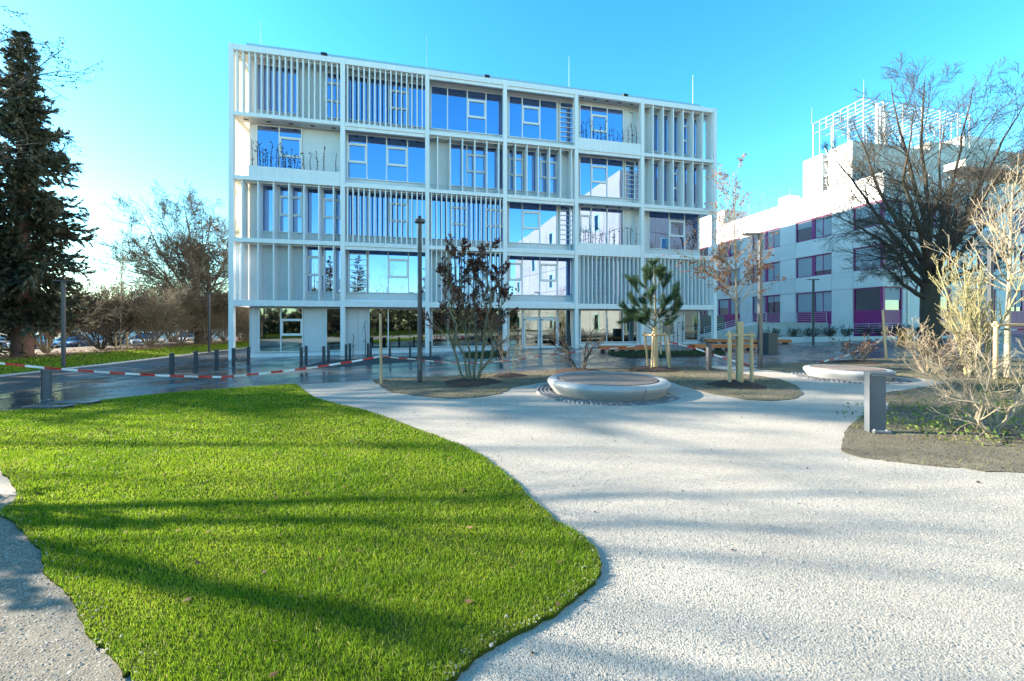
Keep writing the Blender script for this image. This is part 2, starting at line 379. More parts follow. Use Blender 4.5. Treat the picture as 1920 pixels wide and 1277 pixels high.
lawn_ctrl = G((555,722),(568,732),(590,748),(640,762),(690,775),(740,792),(800,815),(860,838),(910,865),(960,905),(1000,945),(1040,982),(1085,1010),(1112,1035),(1125,1062),(1122,1090),(1095,1120),(1050,1155),(1000,1185),(940,1215),(900,1240),(855,1280),(820,1330)) + \
            [Vector((-.5,1.35)), Vector((-1.2,1.2))] + G((245,1300),(232,1277),(200,1235),(165,1195),(150,1160),(130,1130),(90,1090),(75,1040),(45,1010),(25,985),(0,965)) + [Vector((-5.6,4.5)), Vector((-8,6.0)), Vector((-12,8.2))] 
lawn_edge = G((0,776),(130,760),(260,745),(380,734),(471,728))
lawn_P = catmull(lawn_ctrl, 5, closed=False) + lawn_edge
lawn_P = rough_edge(lawn_P, .012, .1)
sheet('lawn', lawn_P, .045, M['turfsoil'], skirt=.07)

grav_P = G((558,723),(697,713.5),(850,706.5),(1000,696.5),(1160,691.3),(1310,687.3),(1390,685.3),(1600,675.5),(1740,670.5)) + [Vector((24,14)), Vector((30,10)), Vector((30,-8)), Vector((-20,-8)), Vector((-12,8.0))] + G((10,776),(260,746),(471,729))
sheet('gravel', grav_P, .020, M['gravel'])

bed1 = G((697,713.2),(715,727),(735,738),(790,745),(840,749),(890,748),(940,740),(960,728),(1000,721),(1045,715),(1100,712)) + G((1200,712),(1250,714),(1280,726),(1340,742),(1400,752),(1450,754),(1490,750),(1505,740),(1495,725),(1460,712),(1420,706),(1380,700),(1340,692),(1312,688),(1250,688.2),(1160,691.3),(1000,696.3),(850,706.3))
bed1_P = rough_edge(bed1, .03, .2)
sheet('planting_bed', bed1_P, .034, M['soil'], skirt=.05)
bed2 = G((1392,686),(1410,691),(1430,695),(1470,698),(1515,701),(1600,707),(1680,707),(1740,713),(1775,720),(1850,712),(1960,705)) + [Vector((24,14.1))] + G((1740,670.5),(1600,675.5),(1500,680.3))
bed2_P = rough_edge(bed2, .03, .2)
sheet('planting_bed', bed2_P, .034, M['soil'], skirt=.05)
bed3 = G((1785,720),(1740,727),(1655,740),(1662,752),(1668,764),(1650,776),(1620,783),(1600,797),(1585,815),(1577,832),(1580,846),(1600,858),(1650,866),(1700,873),(1800,881),(1920,890)) + [Vector((9.2,4.6)), Vector((13,4.2)), Vector((16,7)), Vector((15,11.4))]
bed3_P = rough_edge(catmull(bed3, 3), .03, .15)
sheet('planting_bed', bed3_P, .030, M['soil'], skirt=.05)
bedl = G((0,960),(30,985),(50,1012),(80,1045),(95,1095),(135,1135),(152,1165),(170,1200),(205,1240),(240,1285)) + [Vector((-2,1.2)), Vector((-5,1.0)), Vector((-7,4.6)), Vector((-5.2,4.4))]
sheet('verge_soil', rough_edge(bedl, .02, .1), .030, pmat('stony_soil', (.11,.10,.075), (.22,.195,.15), rough=.95, scale=9, bump=.5, bscale=90), skirt=.05)

# verge beyond the road: short grass in front, leaf-strewn earth behind, gently banked
def bank(name, line0, line1, z0, z1, mat, nseg=6):
    V = []; n = len(line0)
    for j in range(nseg + 1):
        t = j / nseg
        for a, b in zip(line0, line1):
            x = a[0]*(1-t)+b[0]*t; y = a[1]*(1-t)+b[1]*t
            V.append((x, y, gz(x) + z0 + (z1-z0)*(t*t*(3-2*t)) + random.uniform(-.02,.02)*(0 < j < nseg)))
    mb = MB(); mb.add(V, [(j*n+i, j*n+i+1, (j+1)*n+i+1, (j+1)*n+i) for j in range(nseg) for i in range(n-1)])
    return tag(mb.build(name, mat, smooth=True), kind='structure')
L0 = [(-23.2,-20),(-21.2,5),(-21.1,16.2),(-21.6,21),(-23.1,30),(-23.8,35),(-25.5,47),(-27.2,62)]
L1 = [(-28,-20),(-27,5),(-27,16),(-27,23),(-27.3,32),(-27.8,38),(-29,48),(-31,64)]
L2 = [(-46,-20),(-40,5),(-37,20),(-36,30),(-36,38),(-37,46),(-39,55),(-42,70)]
bank('verge', L0, L1, .05, .35, M['turfsoil'])
bank('earth_bank', L1, L2, .35, .45, M['earth'])
cp = sheet('car_park', [Vector(p) for p in [(-36,-10),(-36,38),(-42,70),(-90,70),(-90,-10)]], .01, M['asphalt'])

rng = np.random.default_rng(11)
def blades(X, Y, Z, h, w, name, mat, lean=.45, t=None):
    n = len(X); a = rng.uniform(0, 2*np.pi, n); la = rng.uniform(0, 2*np.pi, n); ln = rng.uniform(.05, lean, n) * h
    dx, dy = np.cos(a)*w/2, np.sin(a)*w/2
    mx_, my_ = X + np.cos(la)*ln*.35, Y + np.sin(la)*ln*.35
    tx, ty = X + np.cos(la)*ln, Y + np.sin(la)*ln
    V = np.stack([np.stack([X-dx, Y-dy, Z], 1), np.stack([X+dx, Y+dy, Z], 1),
                  np.stack([mx_+dx*.7, my_+dy*.7, Z+h*.6], 1), np.stack([mx_-dx*.7, my_-dy*.7, Z+h*.6], 1),
                  np.stack([tx, ty, Z+h*rng.uniform(.85,1.05,n)], 1)], 1).reshape(-1, 3)
    b = np.arange(n)[:, None]*5
    tone = np.repeat(rng.uniform(0, 1, n) if t is None else t, 5)
    return fast_mesh(name, V, [b + [[0,1,2,3]], b + [[3,2,4]]], mat, tone)
def scatter(P, n, box, ymin=None):
    X = rng.uniform(box[0], box[1], n); Y = rng.uniform(box[2], box[3], n); m = inside(P, X, Y); return X[m], Y[m]
def lawn_grass():
    Xs, Ys = [], []
    for y0, y1, den in ((1.2,2.9,15000),(2.9,4.2,9500),(4.2,6,5200),(6,9,2400),(9,13,1500)):
        x0 = -1.4*y1 - .5; x1 = 2.2
        X, Y = scatter(lawn_P, int((x1-x0)*(y1-y0)*den), (x0, x1, y0, y1)); Xs.append(X); Ys.append(Y)
    X, Y = np.concatenate(Xs), np.concatenate(Ys)
    w = np.clip(.0030*(Y/2.4), .0030, .014)
    patch = .5+.25*np.sin(X*1.9+1.3*np.sin(Y*1.1))*np.cos(Y*1.7+X*.6)+.25*np.sin(5.1*X+2*np.sin(3.3*Y))*np.cos(4.3*Y-1.7*X)
    thin = (np.sin(2.7*X+3*np.sin(1.9*Y))*np.cos(3.1*Y+1.3*X) > .94) & (rng.uniform(0,1,len(X)) < .6)
    X, Y, w, patch = X[~thin], Y[~thin], w[~thin], patch[~thin]
    h = (.016+.026*rng.uniform(0,1,len(X))**1.5)*(.7+.6*patch)
    t = np.clip(.10+.45*rng.uniform(0,1,len(X))+.42*(1-patch)+rng.normal(0,.05,len(X)),0,.9); t[rng.uniform(0,1,len(X)) < .035] = 1
    tag(link('grass', blades(X, Y, vgz(X)+.043, h, w, 'grass', M['grass'], 1.0, t)), kind='stuff')
    # longer, yellower fringe along the cut edge
    E = [p for p in lawn_P if p.y < 9]; k = 26
    ex = np.repeat([p.x for p in E], k); ey = np.repeat([p.y for p in E], k)
    ex = ex + rng.normal(0,.05,len(ex)); ey = ey + rng.normal(0,.05,len(ey)); m = inside(lawn_P, ex, ey); ex, ey = ex[m], ey[m]
    tag(link('grass_fringe', blades(ex, ey, vgz(ex)+.03, .045*rng.uniform(.6,1.3,len(ex)), np.clip(.0042*(ey/2.6),.0042,.015), 'grass_fringe', M['drygrass'], 1.0)), kind='stuff')
lawn_grass()
def verge_grass():
    n = 60000; Y = rng.uniform(12, 58, n); t = rng.uniform(0, 1, n)**1.3
    a = np.interp(Y, [q[1] for q in L0], [q[0] for q in L0]); b = np.interp(Y, [q[1] for q in L1], [q[0] for q in L1])
    X = a + (b-a)*t; Z = vgz(X) + .05 + .30*(t*t*(3-2*t))
    keep = rng.uniform(0,1,n) < (1.15 - t*.6); X, Y, Z = X[keep], Y[keep], Z[keep]
    tag(link('verge_grass', blades(X, Y, Z, .09*rng.uniform(.6,1.4,len(X)), np.full(len(X), .035), 'verge_grass', M['grass'], .8)), kind='stuff')
verge_grass()
def soil_grass():
    out = []
    for P, n, box in ((bed1_P, 16000, (-4.5,9,8,17)), (bed2_P, 9000, (8,24,9,18)), (bed3_P, 26000, (5,16,4,12))):
        X, Y = scatter(P, n, box); k = (np.sin(X*1.3+2*np.sin(Y*.9))*np.cos(Y*1.5-X*.5) + rng.normal(0,.35,len(X))) > .25; out.append((X[k], Y[k]))
    X = np.concatenate([o[0] for o in out]); Y = np.concatenate([o[1] for o in out])
    tag(link('sparse_grass', blades(X, Y, vgz(X)+.03, .03*rng.uniform(.5,1.5,len(X)), np.clip(.0016*Y, .006, .03), 'sparse_grass', M['drygrass'], 1.2)), kind='stuff')
soil_grass()

def stones():
    Xs, Ys, S = [], [], []
    for y0, y1, den, sz in ((1.5,2.6,11500,.0056),(2.6,3.8,8000,.0060),(3.8,5.6,3600,.0068),(5.6,9.0,700,.0085)):
        X, Y = scatter(grav_P, int((1.4*y1+3)*(y1-y0)*den), (-2.2, 1.4*y1+.8, y0, y1))
        k = ~inside(lawn_P, X, Y) & ~inside(bed3_P, X, Y) & ~inside(bed1_P, X, Y)
        Xs.append(X[k]); Ys.append(Y[k]); S.append(np.full(k.sum(), sz))
    X, Y, S = map(np.concatenate, (Xs, Ys, S))
    base = np.array([[1,0,0],[0,1,0],[-1,0,0],[0,-1,0],[0,0,.45]], float)
    f4 = np.array([[0,1,4],[1,2,4],[2,3,4],[3,0,4]])
    def chips(name, X, Y, S, z, mat, tone):
        n = len(X); S = S*np.exp(rng.normal(0,.35,n))
        V = base[None]*rng.uniform(.55,1.25,(n,5,1)) + rng.normal(0,.14,(n,5,3)); V[:,:4,2] -= .25
        a = rng.uniform(0,2*np.pi,n); c, s_ = np.cos(a), np.sin(a)
        R = np.stack([np.stack([c,-s_],1), np.stack([s_,c],1)],1)
        V[:,:,:2] = np.einsum('nij,nkj->nki', R, V[:,:,:2])
        V = V*S[:,None,None] + np.stack([X, Y, vgz(X)+z],1)[:,None,:]
        tag(link(name, fast_mesh(name, V.reshape(-1,3), [(np.arange(n)[:,None,None]*5+f4[None]).reshape(-1,3)], mat, np.repeat(tone,5))), kind='stuff')
    worn = .5+.5*np.sin(.9*X+.6*Y+1.5*np.sin(.7*Y)); n = len(X)
    tone = np.clip(rng.beta(4.5,2.2,n)*(.82+.22*worn), 0, 1.2); tone[rng.uniform(0,1,n) < .025] *= .2
    chips('gravel_stones', X, Y, S, .0205, M['stone'], tone)
    X, Y = scatter(bedl, 70000, (-6,-.3,1,5)); chips('path_stones', X, Y, np.full(len(X),.0062), .031, M['stone'], np.clip(rng.beta(2,3,len(X)),0,1)*.95)
    Xs, Ys = [], []
    for P, n, box in ((bed1_P,60000,(-4.5,9,8,17)),(bed2_P,30000,(8,24,9,18)),(bed3_P,60000,(4.5,16,4,12))):
        X, Y = scatter(P, n, box); Xs.append(X); Ys.append(Y)
    X, Y = np.concatenate(Xs), np.concatenate(Ys)
    chips('soil_clods', X, Y, np.clip(.0014*Y,.008,.022), .034, M['clod'], rng.beta(1.6,2.2,len(X)))
    # stray gravel thrown into the lawn edge and onto the beds
    E = [p for p in lawn_P if p.y < 9.5]; ex = np.repeat([p.x for p in E],5)+rng.normal(0,.05,5*len(E)); ey = np.repeat([p.y for p in E],5)+rng.normal(0,.05,5*len(E))
    m = inside(lawn_P, ex, ey); chips('stray_stones', ex[m], ey[m], np.full(m.sum(),.007), .052, M['stone'], rng.beta(4,2,m.sum()))
    base = np.array([[1,0,0],[0,1,0],[-1,0,0],[0,-1,0],[0,0,.75],[0,0,-.6]], float); f = np.array([[0,1,4],[1,2,4],[2,3,4],[3,0,4],[1,0,5],[2,1,5],[3,2,5],[0,3,5]])
    # dark clods and bits of soil kicked onto the gravel edge
    m = 520; X, Y = scatter(grav_P, m*14, (-1, 12, 1.8, 10)); k = ~inside(lawn_P, X, Y); X, Y = X[k][:m], Y[k][:m]; n = len(X)
    V = base[None]*rng.uniform(.6,1.2,(n,6,1))*(.0062*np.exp(rng.normal(0,.4,n)))[:,None,None] + np.stack([X,Y,vgz(X)+.028],1)[:,None,:]
    tag(link('soil_crumbs', fast_mesh('soil_crumbs', V.reshape(-1,3), [(np.arange(n)[:,None,None]*6+f[None]).reshape(-1,3)], M['mulch'], np.zeros(n*6))), kind='stuff')
stones()
def leafcards(P, size, mat, name, flat=False, aspect=.6, tones=None):
    n = len(P); size = np.broadcast_to(size, (n,)) * rng.uniform(.65,1.3,n)
    d = rng.normal(0,1,(n,3)); d[:,2] = d[:,2]*.25 if flat else d[:,2]-.35
    d /= np.linalg.norm(d,axis=1)[:,None]
    r = rng.normal(0,1,(n,3)); 
    if flat: r[:,2] *= .2
    s = np.cross(d, r); s = np.cross(d, np.tile([0,0,1.],(n,1))) if flat else s
    s /= np.linalg.norm(s,axis=1)[:,None] + 1e-9
    nn = np.cross(d, s)
    L = size[:,None]
    V = np.stack([P, P+d*L*.45+s*L*aspect*.5+nn*L*.10, P+d*L, P+d*L*.45-s*L*aspect*.5+nn*L*.10],1).reshape(-1,3)
    b = np.arange(n)[:,None]*4
    t = rng.uniform(0,1,n) if tones is None else tones
    return fast_mesh(name, V, [b+[[0,1,2]], b+[[0,2,3]]], mat, np.repeat(t,4))
def fallen():
    X, Y = scatter(lawn_P, 1400, (-13,1.5,2,12.5)); X, Y = X[:260], Y[:260]
    P = np.stack([X, Y, vgz(X)+.068], 1)
    tag(link('fallen_leaves', leafcards(P, .05, M['deadleaf'], 'fallen_leaves', True, .8)), kind='stuff')
    n = 5000; Y = rng.uniform(8,58,n); t = rng.uniform(-.6,1,n)
    a = np.interp(Y,[q[1] for q in L1],[q[0] for q in L1]); X = a - 4.5*np.where(t > 0, t, t*.5)
    P = np.stack([X, Y, vgz(X)+.40], 1)
    tag(link('leaf_litter', leafcards(P, .16, M['deadleaf'], 'leaf_litter', True, .8)), kind='stuff')
fallen()

# ------------------------------------------------------------------ white office building (local frame: u along the front, y into the house)
OX, OY, TH = -16.27, 23.06, math.radians(12.55)
CT, ST = math.cos(TH), math.sin(TH)
def wloc(u, d): return (OX + CT*u - ST*d, OY + ST*u + CT*d)
def u_of(px, d):
    k = (px - CX) / F
    return (k*(OY + CT*d) - OX + ST*d) / (CT - k*ST)
def d_of(px, u):
    k = (px - CX) / F
    return (OX + CT*u - k*(OY + ST*u)) / (ST + k*CT)
def z_of(px, py, d): return CAMZ + (HOR - py) / F * wloc(u_of(px, d), d)[1]
def gl(u, d=0): return gz(wloc(u, d)[0])

def office():
    B = thing('office_building', 'white five storey office block wrapped in a grid of columns and vertical fins', 'building', (OX, OY, 0), TH)
    cu = [0, 6.05, 11.12, 16.2, 21.27, 26.34, 32.4]; L = 32.4
    lev = [3.20, 6.83, 10.45, 14.15, 18.06]
    D = .9
    MB().box(.6, 31.8, D+.03, 46.0, -.6, 18.0).build('wall', M['core'], B)
    fix_me = MB().box(-.12, .12, -.04, .04, -.24, -.201).mesh('soffit_fixing', M['gasket'])
    def column(u, d, zt=18.06):
        w = .13
        MB().box(u-w, u+w, d-.02, d+.28, gl(u, d)-.1, zt).build('column', M['white'], B, bevel=.012)
    for u in cu: column(u, 0)
    for d in (5.6, 11.2, 16.8): column(0, d); column(L, d)
    bh = [.36, .26, .24, .22, .34]
    for k, z in enumerate(lev):
        for i in range(6):
            MB().box(cu[i]+.132, cu[i+1]-.132, 0.0, .22, z-bh[k], z).build('beam', M['white'], B, bevel=.01)
        for u in (0, L):
            for a, b in ((.262, 5.578), (5.882, 11.178), (11.482, 16.778)):
                MB().box(u-.11, u+.11, a, b, z-bh[k], z).build('beam', M['white'], B)
        sl = MB().box(.115, L-.115, .225, D+.03, z-.20, z-.03)
        sl.build('slab', M['soffit'], B)
        if k < 4 or True:
            for i in range(6):
                for j in range(5):
                    x = cu[i]+.6+(cu[i+1]-cu[i]-1.2)*j/4; link('soffit_fixing', fix_me, B, (x, .49, z))
    # window strips
    def window(us, z0, z1, vents=(), d=D, gm='glass', vz=(1.65, 2.75), zbase=None):
        fr = MB(); t = .035; y0, y1 = d-.06, d+.03
        fr.box(us[0]-t, us[-1]+t, y0, y1, z0-.05, z0); fr.box(us[0]-t, us[-1]+t, y0, y1, z1, z1+.05)
        for u in us: fr.box(u-t, u+t, y0, y1, z0, z1)
        W = fr.build('window', M['frame'], B)
        for i in range(len(us)-1):
            a, b = us[i]+t, us[i+1]-t
            if i in vents:
                va, vb = zbase+vz[0], zbase+vz[1]
                for p, q in ((z0, va-.07), (va+.07, vb-.07), (vb+.07, z1)):
                    MB().box(a, b, d-.01, d+.02, p, q).build('pane', M[gm], W)
                f = MB(); f.box(a, b, y0-.02, y1, va-.07, va+.07); f.box(a, b, y0-.02, y1, vb-.07, vb+.07)
                f.box(a, a+.08, y0-.02, y1, va+.07, vb-.07); f.box(b-.08, b, y0-.02, y1, va+.07, vb-.07)
                f.build('opening_sash', M['frame'], W)
            else:
                MB().box(a, b, d-.01, d+.02, z0, z1).build('pane', M[gm], W)
        return W
    def louvre(u0, u1, z0, z1, n=8):
        fr = MB(); t = .05
        fr.box(u0-t, u0, D-.10, D+.03, z0-.05, z1+.05); fr.box(u1, u1+t, D-.10, D+.03, z0-.05, z1+.05)
        fr.box(u0, u1, D-.10, D+.03, z0-.05, z0); fr.box(u0, u1, D-.10, D+.03, z1, z1+.05)
        W = fr.build('louvre_window', M['frame'], B)
        h = (z1-z0)/n
        for i in range(n): MB().box(u0, u1, D-.02, D+.01, z0+i*h+.02, z0+(i+1)*h-.02).build('pane', M['glass'], W)
        for i in range(1, n): MB().box(u0, u1, D-.09, D-.02, z0+i*h-.02, z0+i*h+.02).build('glazing_bar', M['frame'], W)
    sl_me = {}
    def fins(i, z, kind):
        a, b = cu[i]+.13, cu[i+1]-.13; k = lev.index(z)
        zt = lev[k+1]-bh[k+1]-.005; z0 = z+.03
        if kind == 'slat': sp, w, y0, y1 = .318, .035, .07, .34
        elif kind == 'mid': sp, w, y0, y1 = .318, .03, .07, .50
        else: sp, w, y0, y1 = .845, .035, .07, .80
        n = max(1, round((b-a)/sp)); off = {1:.5,3:.65,4:.75,6:.93}[i+1] if kind == 'blade' else .42; key = (k, kind)
        if key not in sl_me: sl_me[key] = MB().box(-w, w, y0, y1, z0, zt).mesh('slat' if kind != 'blade' else 'fin', M['white'])
        for j in range(n):
            u = a + (b-a)*(j+off)/n
            link('slat' if kind != 'blade' else 'fin', sl_me[key], B, (u, 0, 0))
        MB().box(a, b, .25, .31, zt-.06, zt-.005).build('fixing_rail', M['white'], B)
    def panels(u0, u1, z0, z1, n):
        for j in range(n):
            p, q = u0+(u1-u0)*j/n, u0+(u1-u0)*(j+1)/n
            MB().box(p+.008, q-.008, D, D+.028, z0+.008, z1-.008).build('wall_panel', M['panel'], B)
    FL = {2: 3.20, 3: 6.83, 4: 10.45, 5: 14.15}
    spec = {
     (5,1): ('slat', [[482,524,560],[608,641]], {1:(0,)}, None), (5,2): ('slat', [[652,690,729,766,798]], {0:(2,)}, None),
     (5,3): ('open', [[808,839,876,911,944]], {0:(2,)}, None), (5,4): ('open', [[954,979,1012,1044]], {0:(1,)}, (1050,1073)),
     (5,5): ('planter', [[1087,1108,1138,1168]], {0:(1,)}, None), (5,6): ('blade', [[1216,1240,1270,1300,1314]], {0:(2,)}, None),
     (4,1): ('planter', [[482,524,566]], {0:(1,)}, None), (4,2): ('open', [[652,688,725,764,798]], {0:(0,2)}, None),
     (4,3): ('blade', [[845,875,911,944]], {0:(1,)}, None), (4,4): ('blade', [[954,980,1013,1044]], {0:(0,2)}, None),
     (4,5): ('open', [[1087,1108,1138,1168]], {0:(1,)}, (1172,1196)), (4,6): ('blade', [[1216,1250,1282,1314]], {0:(1,)}, None),
     (3,1): ('blade', [[488,524,567,606,641]], {0:(1,3)}, None), (3,2): ('slat', [[653,690,729,766,798]], {0:(2,)}, None),
     (3,3): ('slat', [[808,845,876,910,944]], {0:(1,3)}, None), (3,4): ('open', [[954,979,1012,1044]], {0:(1,)}, (1050,1073)),
     (3,5): ('planter', [[1087,1108,1138,1168]], {0:(0,)}, None), (3,6): ('open', [[1216,1254,1283,1309]], {0:(1,)}, None),
     (2,1): ('blade', [[576,608,641]], {0:(0,)}, None), (2,2): ('open', [[691,728,766,798]], {0:(1,)}, (655,687)),
     (2,3): ('slat', [[845,876,910,944]], {0:(1,)}, None), (2,4): ('open', [[954,979,1012,1045,1073]], {0:(0,2)}, None),
     (2,5): ('mid', [[1150,1178]], {}, (1110,1140)), (2,6): ('mid', [], {}, None)}
    for (fl, bay), (kind, wins, vents, lou) in spec.items():
        z = FL[fl]; z0, z1 = z+.62, z+3.38
        a, b = max(.6, cu[bay-1]), min(31.8, cu[bay]); zc = lev[lev.index(z)+1]-.21
        for q, w in enumerate(wins): window([u_of(p, D) for p in w], z0, z1, vents.get(q, ()), zbase=z)
        if lou: louvre(u_of(lou[0], D), u_of(lou[1], D), z0, z1, 8)
        panels(a, b, z-.03, z0-.06, 2); panels(a, b, z1+.06, zc, 2)
        occ = sorted([(u_of(w[0], D)-.04, u_of(w[-1], D)+.04) for w in wins] + ([(u_of(lou[0], D)-.06, u_of(lou[1], D)+.06)] if lou else []))
        p = a
        for s, e in occ + [(b, b)]:
            if s - p > .25: panels(p, s, z0-.06, z1+.06, max(1, round((s-p)/1.3)))
            p = max(p, e)
        if kind in ('slat', 'blade', 'mid'): fins(bay-1, z, kind)
        if kind == 'planter':
            x0 = cu[bay-1]+.14 + (.75 if bay == 1 else 0)
            pl = MB().box(x0, cu[bay]-.14, .03, .07, z+.004, z+.62).box(x0, cu[bay]-.14, .46, .50, z+.004, z+.62).box(x0, x0+.04, .07, .46, z+.004, z+.62).box(cu[bay]-.18, cu[bay]-.14, .07, .46, z+.004, z+.62)
            pl.box(x0+.04, cu[bay]-.18, .07, .46, z+.004, z+.52)
            pl.build('planter', M['white'], B)
        if kind == 'open':
            MB().box(cu[bay-1]+.135, cu[bay]-.135, .06, .14, lev[lev.index(z)+1]-bh[lev.index(z)+1]-.20, lev[lev.index(z)+1]-bh[lev.index(z)+1]-.003).build('lintel', M['white'], B)
            MB().box(cu[bay-1]+.135, cu[bay]-.135, .24, .30, z+.0, z+.10).build('fascia', M['white'], B)
    # ground floor
    zb = lambda u: gl(u, D) + .33
    def gwin(pxs, vents=(), zt=2.74):
        us = [u_of(p, D) for p in pxs]; window(us, zb(us[-1]), zt, vents, gm='glass_low', vz=(1.12, 2.02), zbase=zb(us[-1])-.1)
    gwin([486,527,568], (1,)); gwin([612,643]); gwin([692,728,798]); gwin([810,840,892,944]); gwin([1088,1137,1168,1194]); gwin([1282,1309])
    us = [u_of(p, D) for p in (954,979)]; window(us, gl(us[0], D)+.12, 2.74, gm='glass_low')
    us = [u_of(p, D) for p in (1047,1072)]; window(us, gl(us[0], D)+.12, 2.74, gm='glass_low')
    us = [u_of(p, D) for p in (981,1012,1045)]; window(us, 2.28, 2.74, gm='glass_low')
    for p, q, hs_ in ((981,1011,1), (1013,1045,0)):
        a, b = u_of(p, D), u_of(q, D); z0 = gl(a, D)+.05; f = MB(); w = .13
        f.box(a+.01, a+w, D-.09, D+.02, z0, 2.22); f.box(b-w, b-.01, D-.09, D+.02, z0, 2.22)
        f.box(a+w, b-w, D-.09, D+.02, z0, z0+.16); f.box(a+w, b-w, D-.09, D+.02, 2.02, 2.22)
        d = f.build('door', M['frame'], B)
        MB().box(a+w, b-w, D-.045, D-.015, z0+.16, 2.02).build('pane', M['glass_low'], d)
        x = b-.07 if hs_ else a+.07
        MB().bar((x, D-.15, z0+.75), (x, D-.15, z0+1.25), .016).bar((x, D-.15, z0+.8), (x, D-.09, z0+.8), .01).bar((x, D-.15, z0+1.2), (x, D-.09, z0+1.2), .01).build('handle', M['steel'], d)
        MB().box(a+.03, a+.15, D-.13, D-.091, 2.04, 2.10).build('closer', M['black'], d)
    for p, q, n in ((471,485,1),(569.5,611,1),(653,690.5,2),(1198,1281,3),(1310,1317,1)):
        a, b = max(.6, u_of(p, D)), min(31.8, u_of(q, D)); panels(a, b, gl(a)+.3, 2.8, n)
    for i in range(6): panels(max(.6, cu[i]), min(31.8, cu[i+1]), 2.81, 2.985, 2)
    for i in range(6):
        if i == 3: continue
        MB().box(max(.6, cu[i])+.01, min(31.8, cu[i+1])-.01, D-.03, D+.028, gl(cu[i])-.1, gl(cu[i])+.27).build('plinth', M['white'], B)
    # translucent screens on the sunny left flank, slats below
    for k in (1, 2, 3):
        z0, z1 = lev[k]+.02, lev[k+1]-bh[k+1]-.01
        for a, b in ((.33, 2.9), (2.93, 5.5), (5.95, 8.5), (8.53, 11.1)):
            MB().box(.02, .05, a, b, z0, z1).build('side_screen', M['screen'], B)
    me = MB().box(-.3, .06, -.03, .03, lev[0]+.02, lev[1]-bh[1]-.01).mesh('side_fin', M['white'])
    for j in range(12): link('side_fin', me, B, (.1+.0, .75+.85*j, 0))
    # roof edge
    MB().box(.35, 32.0, 1.15, 1.25, 18.0, 18.92).box(.35, .45, 1.25, 46, 18.0, 18.92).box(31.9, 32.0, 1.25, 46, 18.0, 18.92).build('roof_parapet', M['parapet'], B)
    MB().box(.2, 32.2, .26, 46.2, 17.9, 18.02).build('roof', M['soffit'], B)
    for px in (608, 913, 1172):
        u = u_of(px, .1); b_ = MB().box(u-.17, u+.17, -.03, .22, 18.10, 18.24).box(u-.03, u+.03, .05, .12, 18.06, 18.10); b_.build('floodlight', M['black'], B)
    for px, top in ((489, 40), (800, 65), (1067, 106), (1299, 141)):
        u = u_of(px, 1.6); z = z_of(px, top, 1.6)
        MB().bar((u, 1.6, 18.0), (u, 1.6, z), .022, 6, .012).build('lightning_rod', M['steel'], B)
    # rainwater pipes in the loggias
    for u, z in ((21.0, 6.85), (26.05, 10.47), (26.05, 14.17), (21.0, 10.47)):
        MB().bar((u, .6, z), (u, .6, z+3.2), .05, 8).bar((u, .6, z+3.2), (u-.3, .85, z+3.35), .05, 8).build('downpipe', M['steel'], B)
    return B
office()

